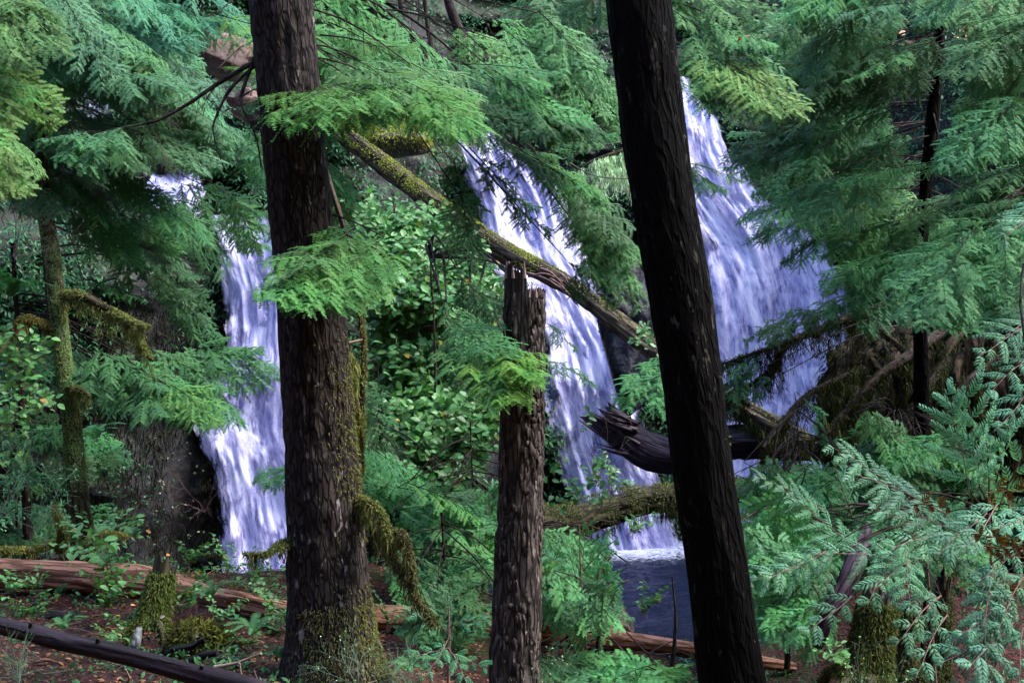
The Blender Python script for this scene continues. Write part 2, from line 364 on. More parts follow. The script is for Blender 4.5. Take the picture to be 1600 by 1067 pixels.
# ------------------------------------------------------------------ waterfalls
def fall_mat(name, lo, hi, seed):
    m, nt = newmat(name); v = N(nt, 'Attribute', attribute_name='bc').outputs['Vector']
    a = noise(nt, mapping(nt, v, (2.3, 1.3, 1)), 1, 5, .62, .9); b = noise(nt, mapping(nt, v, (13, 2.4, 1)), 1, 4, .6, .5)
    e = noise(nt, mapping(nt, v, (42, 8, 1)), 1, 3, .65, .3)
    h = mth(nt, 'ADD', mth(nt, 'MULTIPLY', a, .5), mth(nt, 'ADD', mth(nt, 'MULTIPLY', b, .34), mth(nt, 'MULTIPLY', e, .16)))
    sx = N(nt, 'SeparateXYZ'); L_(nt, v, sx.inputs[0])     # z of the attribute: how much water runs here
    f = mth(nt, 'ADD', h, mth(nt, 'SUBTRACT', sx.outputs['Z'], .5))
    al = ramp(nt, f, [(lo, g(0)), (hi, g(1))]).outputs[0]
    col = ramp(nt, h, [(.36, (.08, .08, .20)), (.45, (.28, .27, .52)), (.54, (.55, .54, .78)), (.68, (.80, .80, .92))]).outputs[0]  # violet shadow between the white clumps is painted into the colour
    p = N(nt, 'BsdfPrincipled'); L_(nt, col, p.inputs['Base Color']); p.inputs['Roughness'].default_value = .45
    bp = N(nt, 'Bump'); bp.inputs['Strength'].default_value = .7; bp.inputs['Distance'].default_value = .05; L_(nt, h, bp.inputs['Height']); L_(nt, bp.outputs[0], p.inputs['Normal'])
    tl = N(nt, 'BsdfTranslucent'); L_(nt, col, tl.inputs[0]); m2 = N(nt, 'MixShader'); m2.inputs[0].default_value = .25
    L_(nt, p.outputs[0], m2.inputs[1]); L_(nt, tl.outputs[0], m2.inputs[2])
    tr = N(nt, 'BsdfTransparent'); mx = N(nt, 'MixShader'); L_(nt, al, mx.inputs[0]); L_(nt, tr.outputs[0], mx.inputs[1]); L_(nt, m2.outputs[0], mx.inputs[2])
    o = N(nt, 'OutputMaterial'); L_(nt, mx.outputs[0], o.inputs[0]); return m
M['fall_a'] = fall_mat('falling_water', .34, .50, 0); M['fall_b'] = fall_mat('falling_spray', .50, .66, 1)
def on_cliff(px, py, off=0, fn=cliff_s):
    d = np.full(np.shape(px), 25.)
    for _ in range(14):
        x = (np.asarray(px)-800)*KX*d; z = CZ+(533.5-np.asarray(py))*KX*d
        d = .5*d+.5*(fn(x, z)-off)
    return np.stack([(np.asarray(px)-800)*KX*d, d, CZ+(533.5-np.asarray(py))*KX*d], -1)
def waterfall(rows, label, amount=.1, seed=0, group='waterfalls down the cliff', edge=.23, fade=0, extra_rows=90, cols=56):
    """rows: (py, left px, right px) as traced, projected onto the real rock wall and given thickness and relief."""
    r = np.array(rows, float); py = np.linspace(r[0, 0], r[-1, 0], extra_rows)
    xl = np.interp(py, r[:, 0], r[:, 1]); xr = np.interp(py, r[:, 0], r[:, 2])
    u = np.linspace(0, 1, cols)[None]; PX = xl[:, None]*(1-u)+xr[:, None]*u; PY = np.repeat(py[:, None], cols, 1)
    base = None
    for li, (off, mat) in enumerate(((.62, 'fall_a'), (.80, 'fall_b'), (.98, 'fall_b'))):
        W = on_cliff(PX, PY, off)
        flow = np.cumsum(np.concatenate([[0], np.linalg.norm(np.diff(W.mean(1), axis=0), axis=1)]))[:, None]+0*PX
        bx = W[..., 0]-W[..., 0].mean(1)[:, None]*.0
        cx = (u-.5)*np.linalg.norm(W[:, -1]-W[:, 0], axis=1)[:, None]
        rel = .16*fbm(cx*2.2+seed, flow*.55, li, 3, 40+seed)+.06*fbm(cx*9, flow*1.2, li, 3, 50+seed)
        W[..., 1] -= rel+.0
        jag = .10*fbm(np.zeros_like(flow)+li*9, flow*1.4, seed, 3, 3)
        ed = np.minimum(u, 1-u)+jag*.6
        am = amount+.05-.75*np.clip(1-ed/edge, 0, 1)**1.3*.6+.16*fbm(cx*.8, flow*.9, seed+li, 3, 60)
        top = np.linspace(0, 1, extra_rows)[:, None]; am = am-(.35+.5*noise3(cx*5, 0, seed, 7))*np.clip(1-top/.09, 0, 1)-fade*(np.clip(1-top/.4, 0, 1)+np.clip(1-(1-top)/.5, 0, 1))
        mb = MB(); n, k = PX.shape; i = np.arange(n-1)[:, None]*k; j = np.arange(k-1)[None]
        f = np.stack([i+j, i+j+1, i+k+j+1, i+k+j], -1).reshape(-1, 4)
        mb.add(W, f, 0, np.stack([cx+li*13.7+seed*5, flow, am+.5], -1))
        if li == 0:
            base = link('waterfall', mb.mesh('waterfall', M[mat])); tag(base, label, 'waterfall', group, 'structure')
        else: link('spray', mb.mesh('spray', M[mat]), base)
    return base
waterfall([(335, 325, 415), (390, 335, 450), (450, 345, 478), (520, 340, 490), (560, 332, 496), (620, 302, 502), (670, 298, 506), (750, 325, 515), (830, 342, 524), (925, 354, 530)],
          'tall white waterfall plunging between the dark left rock wall and the moss sided trunk', .13, 1)
waterfall([(200, 706, 800), (260, 722, 848), (320, 734, 894), (400, 740, 930), (470, 800, 958), (540, 838, 982), (620, 848, 1000), (700, 858, 1024), (770, 884, 1050), (862, 905, 1078)],
          'slanting white waterfall passing behind the broken snag top', .10, 2)
waterfall([(120, 1040, 1085), (180, 1040, 1122), (240, 1045, 1150), (300, 1050, 1195), (380, 1060, 1290), (450, 1070, 1322), (540, 1085, 1332), (640, 1100, 1328), (720, 1110, 1310), (862, 1120, 1290)],
          'broad white waterfall to the right of the near black trunk', .14, 3)
waterfall([(240, 205, 300), (262, 208, 322), (285, 212, 332), (345, 222, 335)], 'small upper cascade glinting between dark rock and hemlock sprays', .0, 4, extra_rows=50, fade=.3)
waterfall([(120, 85, 195), (150, 88, 200), (185, 90, 190)], 'highest small cascade at upper left behind the hemlocks', -.12, 5, extra_rows=40, fade=.2)
waterfall([(22, 355, 400), (60, 352, 400)], 'thin trickle of water on black rock beside the slab boulder', -.14, 6, extra_rows=20, fade=.2)
# ------------------------------------------------------------------ big trunks
def px_path(rows, d, n, dd=0.0):
    """rows (py, xl, xr) -> axis points and radii at distance d (leaning dd metres nearer at the bottom)."""
    r = np.array(rows, float); y = np.linspace(r[0, 0], r[-1, 0], n)
    q = spl(np.stack([r[:, 0], r[:, 1], r[:, 2]], 1), max(n*2, 60)); xl = np.interp(y, q[:, 0], q[:, 1]); xr = np.interp(y, q[:, 0], q[:, 2])
    p = np.array([P((a+b)/2, v, d) for a, b, v in zip(xl, xr, y)])
    return p, (xr-xl)/2*KX*d
def extend_up(p, r, top, n=30):
    t = nrm(p[0]-p[4]); L = (top-p[0, 2])/t[2]; s = np.linspace(1, 0, n, endpoint=False)[:, None]
    return np.vstack([p[0]+t*L*s, p]), np.concatenate([r[0]*(1-.6*s[:, 0]), r])
T1 = [(-40, 388, 490), (0, 390, 491), (120, 401, 500), (250, 413, 511), (400, 427, 527), (480, 432, 538), (600, 440, 549), (750, 446, 563), (850, 449, 570), (950, 448, 582), (1010, 443, 593), (1060, 428, 612), (1085, 412, 632)]
T3 = [(-40, 943, 1043), (0, 947, 1048), (150, 962, 1067), (300, 983, 1086), (450, 1012, 1109), (600, 1035, 1129), (750, 1052, 1148), (900, 1074, 1171), (1067, 1091, 1196), (1180, 1098, 1216), (1260, 1088, 1245)]
SN = [(455, 787, 852), (600, 784, 851), (750, 778, 849), (900, 772, 846), (1067, 763, 844), (1130, 757, 846)]
def moss_on(mb, path, rad, n, rng_, dirv=(0, 0, 1), spread=.9, L=(.02, .05), w=.006, thr=.0, hang=0, r_off=-.004):
    """moss tufts round a path where the surface faces dirv."""
    p = np.asarray(path); t, a, b = frames(p); m = len(p); rad = np.broadcast_to(np.asarray(rad, float), (m,))
    i = rng_.integers(0, m-1, n); f = rng_.random(n)[:, None]; th = rng_.random(n)*2*np.pi
    nn = a[i]*np.cos(th)[:, None]+b[i]*np.sin(th)[:, None]
    keep = (nn@nrm(np.array(dirv)) > thr+rng_.normal(size=n)*.2*spread); i, f, nn = i[keep], f[keep], nn[keep]
    q = p[i]*(1-f)+p[i+1]*f; clump = fbm(q[:, 0]*7, q[:, 1]*7, q[:, 2]*7, 2, 77) > rng_.normal(size=len(q))*.4-.25
    i, q, nn = i[clump], q[clump], nn[clump]
    q = q+nn*(rad[i]+r_off)[:, None]
    d = nn+rng_.normal(size=nn.shape)*.6*spread+np.array((0, 0, -hang))
    strands(mb, q, d, rng_.uniform(L[0], L[1], len(q)), w, rng_, droop=.6+hang)
def add_curtain(mb, path, n, rng_, L=(.1, .35), w=.02):
    """moss hanging in ragged tassels from a branch."""
    p = np.asarray(path); m = len(p)
    for _ in range(n):
        i = rng_.integers(0, m-1); q = p[i]+(p[i+1]-p[i])*rng_.random(); ll = rng_.uniform(*L)*rng_.random()**.5
        k = int(10+ll*160); z = rng_.random(k)**1.2*ll
        pts = q+np.stack([rng_.normal(size=k)*.018, rng_.normal(size=k)*.018, -z], 1)
        strands(mb, pts, np.stack([rng_.normal(size=k)*.35, rng_.normal(size=k)*.35, -np.ones(k)], 1), rng_.uniform(.03, .08, k), .007, rng_, droop=.3)

rg = np.random.default_rng(11)
p1, r1 = px_path(T1, 8.0, 330); p1, r1 = extend_up(p1, r1, 11, 60)
tree1 = thing('conifer_tree', 'thick brown furrowed trunk with moss down its right side, crossed by two green sprays', 'tree', p1[-1])
mb = MB(); tube(mb, p1, r1, 110, 0, bark_disp(.014, 13, 2.6, 1, .012)); part('trunk', mb, M['bark_brown'], tree1)
mb = MB(); low = p1[:, 2] < 1.9
moss_on(mb, p1[low], r1[low], 16000, rg, (1, -.15, 0), .8, (.012, .035), .005, .62, .4)
low = p1[:, 2] < .35; moss_on(mb, p1[low], r1[low], 6000, rg, (1, -1, 0), 1, (.012, .035), .005, .2, .3)
part('moss', mb, M['moss'], tree1, color=(.62, .62, .7))
p3, r3 = px_path(T3, 6.5, 330); p3, r3 = extend_up(p3, r3, 10, 60)
tree3 = thing('conifer_tree', 'near black leaning trunk in front of the right hand waterfall', 'tree', p3[-1])
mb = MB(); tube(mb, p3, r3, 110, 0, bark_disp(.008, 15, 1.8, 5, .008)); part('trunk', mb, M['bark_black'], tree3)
mb = MB(); i3 = p3[:, 2] < 3.2; moss_on(mb, p3[i3], r3[i3], 1500, rg, (1, .0, 0), .5, (.008, .02), .004, .86, .2); part('lichen', mb, M['moss'], tree3, color=(.7, .65, .9))
ps, rs = px_path(SN, 8.8, 300)
snag = thing('broken_snag', 'broken off dead trunk with jagged top and peeling pinkish bark', 'dead tree', ps[-1])
mb = MB(); th = np.linspace(0, 2*np.pi, 110, endpoint=False); cx = np.cos(th); tl_, ta, tb = frames(ps[:5]); sgn = np.sign(ta[0, 0])
xx = cx*sgn
jag = .115*(xx < .12)*np.clip(1-np.abs(xx+.45)*.1, 0, 1)+.012*rg.normal(size=110)+.03*np.abs(fbm(th*3, 0, 0, 3, 4))
jag = jag+.055*np.exp(-((xx+.93)/.09)**2)+.05*np.exp(-((xx-.0)/.06)**2)-.02*(xx > .6)
tube(mb, ps, rs, 110, 0, bark_disp(.016, 11, 2.2, 9, .012), jag0=jag, cap=(True, False), capmat=1)
part('trunk', mb, [M['bark_snag'], M['wood_dark']], snag)
# bark plates peeling off on the light side
mb = MB(); ts, aa, bb = frames(ps)
for _ in range(420):
    i = rg.integers(4, len(ps)-14); an = rg.normal(.35, .55); n_ = np.array((np.cos(an), -np.sin(an), 0)); n_ = nrm(n_)
    if rg.random() < .3: an = rg.uniform(.6, 3.0); n_ = np.array((np.cos(an), -np.sin(an), 0))
    s_ = np.cross((0, 0, 1), n_); hh = rg.uniform(.02, .07); ww = rg.uniform(.008, .02); o_ = rs[i]+rg.uniform(-.004, .004); c_ = ps[i]
    q = []; 
    for vz, vw, vo_ in ((-hh, .5, -.006), (-hh*.5, 1, .004), (0, .9, .007), (hh*.6, 1, .004), (hh, .4, -.006)):
        for sd in (-1, 0, 1): q.append(c_+n_*(o_+vo_-(0 if sd == 0 else .007)+rg.normal()*.0015)+s_*sd*ww*vw*rg.uniform(.7, 1.2)+np.array((0, 0, vz)))
    f = [[3*r_+c2, 3*r_+c2+1, 3*r_+c2+4, 3*r_+c2+3] for r_ in range(4) for c2 in range(2)]
    mb.add(q, f, 0, np.array(q)+[0, 0, rg.random()])
part('bark_plates', mb, M['bark_snag'], snag)
mb = MB()
for pxa, pxb in ((799, 795),):
    pth = [P(pxa, 450, 8.76), P(pxa-2, 425, 8.76), P(pxb, 408, 8.77)]; tube(mb, spl(pth, 10), np.linspace(.022, .002, 10), 7)
for k in range(16):
    a = rg.uniform(0, 2*np.pi); q0 = ps[0]+ta[0]*np.cos(a)*rs[0]*.93+tb[0]*np.sin(a)*rs[0]*.93; dz = .115 if np.cos(a)*sgn < .12 else .0
    h = rg.uniform(.02, .07); tube(mb, spl([q0+[0, 0, dz-.04], q0+[rg.normal()*.004, 0, dz+h*.5], q0+[rg.normal()*.008, 0, dz+h]], 6), np.linspace(rg.uniform(.006, .014), .001, 6), 5)
part('splinter', mb, M['wood_pale'], snag)

# ------------------------------------------------------------------ tree with a thin mossy trunk etc.
def log_thing(name, label, cat, pts, radii, mat, seed, segs=40, disp=.012, parts=(), jag0=None, jag1=None, n=140, capmat='wood_dark', group=None, lump=.02, kz=1.6):
    p = spl(pts, n); r = np.interp(np.linspace(0, 1, n), np.linspace(0, 1, len(radii)), radii)
    t = thing(name, label, cat, p[n//2]-np.array((0, 0, r[n//2])), group)
    mb = MB(); tube(mb, p, r, segs, 0, bark_disp(disp, 12, kz, seed, lump), jag0=jag0, jag1=jag1, capmat=1)
    part('trunk' if 'sapling' in name or 'tree' in name else 'stem', mb, [M[mat], M[capmat]], t); return t, p, r
# long mossy fallen log crossing from upper left to lower right
t, p, r = log_thing('fallen_log', 'long mossy log slanting down across the middle waterfall', 'log',
    [P(505, 190, 22.5), P(600, 258, 21.8), P(680, 320, 21), P(790, 395, 20), P(900, 455, 19.2), P(1015, 545, 18.4), P(1140, 628, 17.6), P(1262, 694, 17)], [.13, .145, .15, .15, .145, .14, .145, .14], 'bark_log', 31, 40, .03, lump=.04, kz=1.2)
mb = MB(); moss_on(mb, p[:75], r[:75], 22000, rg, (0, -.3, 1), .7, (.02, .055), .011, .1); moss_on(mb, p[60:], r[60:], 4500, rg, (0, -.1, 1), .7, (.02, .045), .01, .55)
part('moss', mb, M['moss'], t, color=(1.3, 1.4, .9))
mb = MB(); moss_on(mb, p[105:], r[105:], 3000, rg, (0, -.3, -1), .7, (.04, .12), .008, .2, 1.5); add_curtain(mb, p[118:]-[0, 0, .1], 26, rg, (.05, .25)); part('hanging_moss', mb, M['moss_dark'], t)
mb = MB()
for (x0, y0, x1, y1) in ((820, 425, 900, 470), (840, 418, 885, 452), (850, 430, 905, 480), (870, 425, 893, 455), (862, 445, 900, 475), (885, 440, 908, 470), (826, 432, 880, 440), (905, 430, 912, 418), (958, 470, 968, 462)):
    q = spl([P(x0, y0, 19.6), P((x0+x1)/2, (y0+y1)/2-8, 19.0), P(x1, y1, 19.2)], 8); tube(mb, q, np.linspace(.02, .008, 8), 5)
part('broken_twigs', mb, M['twig_red'], t)
# splintered log behind the black trunk
jg = np.abs(rg.normal(size=44))*.16+.12*np.sin(np.linspace(0, 2*np.pi, 44)*1)**2
t, p, r = log_thing('splintered_log', 'dark purple brown log with a torn splintered end', 'log',
    [P(960, 668, 18.2), P(1005, 700, 18), P(1060, 712, 17.8), P(1140, 690, 17.6), P(1230, 695, 17.4), P(1330, 720, 17)], [.20, .25, .22, .20, .17, .15], 'wood_purple', 41, 44, .03, jag0=jg, lump=.05, kz=.8)
mb = MB()
for k in range(26):
    y0 = rg.uniform(652, 716); x0 = 985+rg.uniform(-8, 18); ln = rg.uniform(18, 62); yy = y0-ln*.35+rg.normal()*5
    q = spl([P(x0, y0, 18.05+rg.normal()*.12), P(x0-ln*.5, (y0+yy)/2+rg.normal()*2, 18+rg.normal()*.1), P(x0-ln, yy, 18+rg.normal()*.1)], 7)
    tube(mb, q, np.linspace(rg.uniform(.02, .05), .003, 7), 5)
part('splinters', mb, M['wood_dark'], t)
# arched mossy log over the pool
t, p, r = log_thing('arched_log', 'moss covered log arching over the pool', 'log',
    [P(835, 815, 14.6), P(880, 822, 14.7), P(940, 800, 14.9), P(1000, 785, 15), P(1060, 778, 15), P(1130, 765, 15.1), P(1215, 775, 15), P(1290, 800, 14.7)], [.2, .21, .2, .17, .14, .13, .13, .14], 'bark_moss', 51, 40, .02, lump=.05)
mb = MB(); moss_on(mb, p, r, 20000, rg, (0, -.5, 1), .9, (.02, .06), .009, -.15); part('moss', mb, M['moss'], t, color=(.55, .6, .8))
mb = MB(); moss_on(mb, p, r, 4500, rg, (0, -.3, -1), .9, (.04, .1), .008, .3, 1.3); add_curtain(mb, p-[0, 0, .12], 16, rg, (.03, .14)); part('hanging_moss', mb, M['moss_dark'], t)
# peeled orange log
t, p, r = log_thing('peeled_log', 'thick peeled orange log lying on the ground at lower left', 'log',
    [P(-120, 884, 10.6), P(0, 893, 10.5), P(110, 900, 10.4), P(230, 912, 10.1), P(330, 930, 9.8), P(450, 955, 9.4), P(520, 968, 9.2)], [.125, .12, .12, .115, .10, .095, .09], 'wood_orange', 61, 44, .02, lump=.03, kz=.5, capmat='wood_pale')
mb = MB(); moss_on(mb, p[70:], r[70:], 2500, rg, (0, -.2, 1), .9, (.012, .03), .006, .6); part('moss', mb, M['moss'], t, color=(.6, .7, .8))
t, p, r = log_thing('peeled_log', 'thinner peeled log passing behind the snag and the black trunk', 'log',
    [P(560, 962, 9.5), P(660, 968, 9.7), P(760, 978, 10), P(850, 986, 10.4), P(950, 996, 11), P(1060, 1012, 11.6), P(1160, 1030, 11.9), P(1240, 1042, 12.1)], [.09, .09, .1, .085, .09, .08, .07, .055], 'wood_orange', 67, 36, .012, lump=.015, kz=.5, capmat='wood_pale')
mb = MB(); moss_on(mb, p, r, 1800, rg, (0, -.2, 1), .9, (.012, .03), .006, .8); part('moss', mb, M['moss'], t, color=(.6, .7, .8))
# dark foreground log
t, p, r = log_thing('rotting_log', 'dark wet log slanting along the bottom left corner', 'log',
    [P(-60, 962, 7.6), P(60, 992, 7.4), P(180, 1020, 7.2), P(300, 1052, 7.0), P(420, 1086, 6.8)], [.044, .05, .05, .052, .05], 'wood_dark', 71, 36, .008, lump=.012, kz=1)
for q in (0.25, .47, .8):
    i = int(q*139); mb = MB(); tube(mb, spl([p[i], p[i]+[.0, -.035, .055], p[i]+[.006, -.042, .066]], 6), np.linspace(.022, .012, 6), 9, 0, bark_disp(.003, 40, 9, 5, .004)); part('knot', mb, M['wood_dark'], t)
# thin snapped log behind the roots
t, p, r = log_thing('snapped_log', 'short dark snapped log poking out over the foot of the right waterfall', 'log',
    [P(1272, 634, 16.8), P(1295, 642, 16.6), P(1335, 660, 16.2)], [.055, .06, .06], 'wood_purple', 73, 20, .008, n=40)

# ------------------------------------------------------------------ left mossy trunk
lm = [P(62, 250, 12.4), P(68, 320, 12.4), P(82, 400, 12.3), P(90, 480, 12.2), P(100, 570, 12.1), P(112, 660, 12), P(120, 750, 12), P(130, 845, 12), P(132, 880, 12)]
t = thing('mossy_tree', 'slender olive moss covered trunk at left with a drooping mossy bough', 'tree', lm[-1])
p = spl([P(40, -60, 12.6), P(52, 120, 12.5)]+lm, 240); r = np.interp(np.linspace(0, 1, 240), [0, .35, .5, .7, .9, 1], [.04, .06, .066, .07, .085, .11])
mb = MB(); tube(mb, p, r, 36, 0, bark_disp(.008, 14, 3, 81, .012)); part('trunk', mb, M['bark_moss'], t)
mb = MB(); moss_on(mb, p, r, 80000, rg, (.2, -1, .3), 1, (.008, .022), .006, -.6, .3); part('moss', mb, M['moss'], t, color=(.85, 1.2, 1.5))
def mossy_bough(parent, pts, r0, r1, seed, tone=(.8, .85, .9), curtain=18, n=60, mlen=(.1, .3), count=5000):
    p = spl(pts, n); r = np.linspace(r0, r1, n)
    mb = MB(); tube(mb, p, r, 12, 0, bark_disp(.004, 14, 3, seed, .006)); o = part('bough', mb, M['bark_moss'], parent)
    mb = MB(); moss_on(mb, p, r, count, rg, (0, -.3, 1), 1, (.015, .045), .006, -.4)
    if curtain: add_curtain(mb, p, curtain, rg, mlen)
    part('moss', mb, M['moss'], o, color=tone); return o
mossy_bough(t, [P(98, 462, 12.1), P(135, 465, 11.9), P(180, 490, 11.8), P(205, 510, 11.7), P(235, 562, 11.6)], .045, .02, 83, curtain=34)
mossy_bough(t, [P(180, 490, 11.8), P(210, 505, 11.6), P(232, 513, 11.5)], .03, .02, 84, curtain=6)
mossy_bough(t, [P(108, 605, 12), P(128, 612, 11.8), P(140, 622, 11.8)], .03, .018, 85, (.6, .7, .8), 14, count=900)
mossy_bough(t, [P(88, 520, 12.2), P(60, 505, 12), P(35, 500, 11.9), P(15, 530, 11.9)], .045, .02, 86, (.7, .6, .7), 16)
mossy_bough(t, [P(100, 845, 11.9), P(60, 858, 11.6), P(20, 860, 11.3), P(-20, 858, 11.2)], .035, .02, 87, (1, 1, 1), 4)
mossy_bough(t, [P(135, 850, 11.9), P(165, 835, 11.5), P(200, 840, 11.3)], .035, .018, 88, (1, 1, 1), 4)
mossy_bough(t, [P(95, 860, 11.8), P(98, 830, 11.6), P(85, 790, 11.5)], .04, .015, 89, (.6, .65, .7), 6)
# stems behind the right side of the big brown trunk
t = thing('mossy_sapling', 'thin crooked tan and mossy sapling just behind the brown trunk', 'sapling', P(565, 745, 8.9))
for pts, r0, r1 in (([P(505, 250, 9.0), P(520, 300, 8.9), P(535, 350, 8.9), P(548, 400, 8.9), P(558, 450, 8.9), P(568, 540, 8.9), P(566, 620, 8.9), P(564, 745, 8.9)], .018, .024), ([P(545, 540, 8.8), P(549, 590, 8.8), P(560, 650, 8.85), P(566, 700, 8.88)], .022, .024), ([P(566, 520, 8.9), P(568, 480, 8.9), P(556, 440, 9)], .008, .006)):
    p = spl(pts, 90); mb = MB(); tube(mb, p, np.linspace(r0, r1, 90), 14, 0, bark_disp(.003, 25, 4, 91, .006)); o = part('trunk', mb, M['bark_log'], t)
    mb = MB(); moss_on(mb, p[40:], np.linspace(r0, r1, 90)[40:], 2600, rg, (0, -1, .3), 1, (.01, .03), .005, .0, .3); part('moss', mb, M['moss'], o, color=(.8, .8, .8))
mb = MB(); add_curtain(mb, spl([P(540, 545, 8.75), P(552, 560, 8.75), P(550, 600, 8.75)], 20), 14, rg, (.08, .2)); part('hanging_moss', mb, M['moss'], t)
mb = MB(); tube(mb, spl([P(505, 545, 8.8), P(535, 538, 8.8), P(566, 531, 8.88)], 12), .008, 6); part('twig', mb, M['twig_red'], t)
# mossy boughs low on the brown trunk
mossy_bough(tree1, [P(556, 780, 7.95), P(585, 790, 7.8), P(600, 815, 7.75), P(612, 850, 7.7)], .024, .008, 95, (.7, .72, .8), 26, mlen=(.05, .2), count=2600)
mossy_bough(tree1, [P(560, 800, 7.95), P(600, 830, 7.8), P(630, 835, 7.7), P(640, 870, 7.65), P(648, 915, 7.6)], .016, .006, 96, (.4, .38, .5), 24, mlen=(.05, .24), count=1800)
mossy_bough(tree1, [P(600, 832, 7.8), P(618, 880, 7.7), P(648, 930, 7.6), P(680, 975, 7.5)], .014, .004, 97, (.4, .38, .5), 10, mlen=(.03, .1))
mossy_bough(tree1, [P(448, 850, 7.9), P(432, 858, 7.75), P(415, 868, 7.7), P(380, 866, 7.7)], .03, .006, 98, (.5, .55, .6), 6, mlen=(.03, .08), count=1500)

# ------------------------------------------------------------------ rocks and boulders
def boulder(name, label, c, size, seed, mat, moss=0, tone=(1, 1, 1), cut=None, group=None, cat='rock'):
    import bmesh
    bm = bmesh.new(); bmesh.ops.create_icosphere(bm, subdivisions=5, radius=1); v = np.array([x.co for x in bm.verts]); f = np.array([[q.index for q in x.verts] for x in bm.faces]); bm.free()
    n0 = v.copy(); r = 1+.28*fbm(v[:, 0]*1.3, v[:, 1]*1.3, v[:, 2]*1.3, 3, seed)+.05*fbm(v[:, 0]*5, v[:, 1]*5, v[:, 2]*5, 3, seed+1)
    v = v*r[:, None]
    rr = np.random.default_rng(seed)
    for _ in range(6):   # flat broken facets
        nn = nrm(rr.normal(size=3)); d = rr.uniform(.62, .85); ex = np.clip(v@nn-d, 0, None); v = v-nn*ex[:, None]*.85
    v = v*np.array(size)
    mb = MB(); base = np.array(c)-[0, 0, size[2]*.8]; t = thing(name, label, cat, base, group)
    mb.add(v+np.array(c), f, 0, v); part('stone', mb, M[mat], t)
    if moss:
        up = n0[:, 2]*.9-n0[:, 1]*.3; i = rr.integers(0, len(v), moss); k = up[i] > .05+rr.normal(size=moss)*.25; i = i[k]
        mb = MB(); strands(mb, v[i]+np.array(c)+rr.normal(size=(len(i), 3))*.02, n0[i]+rr.normal(size=(len(i), 3))*.6, rr.uniform(.03, .09, len(i)), .015, rr); part('moss', mb, M['moss'], t, color=tone)
    return t
M['rock_brown'] = plain_mat('rock_brown', (.05, .032, .028), (.17, .105, .085), 3, .7, .05)
M['rock_grey'] = plain_mat('rock_grey', (.03, .028, .034), (.11, .10, .115), 3, .6, .05)
M['rock_wet'] = plain_mat('rock_wet', (.0015, .0015, .004), (.012, .011, .022), 4, .5, .1, .25)
boulder('boulder', 'smooth brown slab of rock at top left beside the brown trunk', P(345, 85, 22), (.75, .6, .42), 3, 'rock_brown', 900, (.7, .6, .5))
boulder('boulder', 'grey ledge boulder between hemlock sprays at upper left', P(145, 290, 19), (.85, .6, .35), 5, 'rock_grey')
boulder('boulder', 'rounded boulder covered in bright yellow green moss above the fallen log', P(612, 222, 23), (.62, .5, .36), 8, 'rock_grey', 16000, (1.6, 1.6, 1))
boulder('boulder', 'reddish brown rock left of the brown trunk', P(385, 165, 20), (.28, .3, .22), 10, 'rock_brown')
boulder('boulder', 'wet blue black rock buttress between the middle and right waterfalls', P(985, 520, 24.2), (.62, .8, 1.15), 12, 'rock_wet', 900, (.3, .35, .3))
boulder('boulder', 'dark purplish rock behind the stump pile at bottom left', P(310, 1003, 8.6), (.17, .2, .09), 15, 'rock_grey', 3000, (.4, .4, .3))
boulder('boulder', 'wet stone among the bushes left of the pool', P(950, 975, 13), (.25, .3, .16), 16, 'rock_brown')
boulder('boulder', 'small wet stone under the cedar branches by the right bank', P(1245, 800, 14), (.26, .3, .2), 17, 'rock_wet')
# small round stone in the pool
boulder('stone', 'small rusty stone breaking the surface of the dark pool', P(1027, 938, 19.3), (.05, .04, .035), 29, 'rock_brown')

# ------------------------------------------------------------------ stumps and the mossy root bank at right
def stump(name, label, c, rad, h, seed, lean=(0, 0), moss=9000, tone=(.9, .95, .9), roots=5, mat='bark_moss', group=None):
    c = np.array(c); n = 50; s = np.linspace(0, 1, n)[:, None]; p = c+np.array((lean[0], lean[1], h))*s
    r = rad*(1+.55*np.exp(-s[:, 0]*5)-.08*s[:, 0]); rr = np.random.default_rng(seed)
    t = thing(name, label, 'stump', c, group)
    jag = .25*h*np.abs(fbm(np.linspace(0, 7, 40), seed, 0, 3, seed))+.02
    mb = MB(); tube(mb, p, r, 40, 0, bark_disp(.03, 6, 1.5, seed, rad*.22), jag1=jag, capmat=1); part('trunk', mb, [M[mat], M['wood_dark']], t)
    mb = MB(); moss_on(mb, p, r, moss, rr, (-.1, -.6, .6), 1, (.02, .06), .008, -.3, .2); part('moss', mb, M['moss'], t, color=tone)
    for k in range(roots):
        a = rr.uniform(0, 2*np.pi) if k > 1 else -math.pi/2+rr.uniform(-.9, .9); d = np.array((math.cos(a), math.sin(a), 0))
        q = spl([p[4]+d*rad*.8, c+d*rad*1.8+[0, 0, .05], c+d*rad*2.8+[0, 0, -.12]], 24); qr = np.linspace(rad*.35, rad*.1, 24)
        mb = MB(); tube(mb, q, qr, 12, 0, bark_disp(.006, 10, 3, seed+k, .01)); moss_b = MB(); moss_on(moss_b, q, qr, 900, rr, (0, -.3, 1), 1, (.02, .045), .007, -.1)
        o = part('root', mb, M[mat], t); part('moss', moss_b, M['moss'], o, color=tone)
    return t
stump('mossy_stump', 'yellow green mossy old stump behind the dark foreground log', P(236, 985, 8.7), .075, .33, 101, (.05, .1), 7000, (.5, .62, .5), 3)
mb = MB(); sn = bpy.data.objects['mossy_stump']
tube(mb, spl([P(206, 1022, 8.45), P(212, 1004, 8.42), P(218, 982, 8.5)], 24), np.linspace(.026, .014, 24), 24, 0, bark_disp(.012, 40, 14, 33, .014))
part('bare_wood', mb, plain_mat('wood_bleached', (.03, .035, .035), (.2, .21, .2), 20, .7, .004), sn)
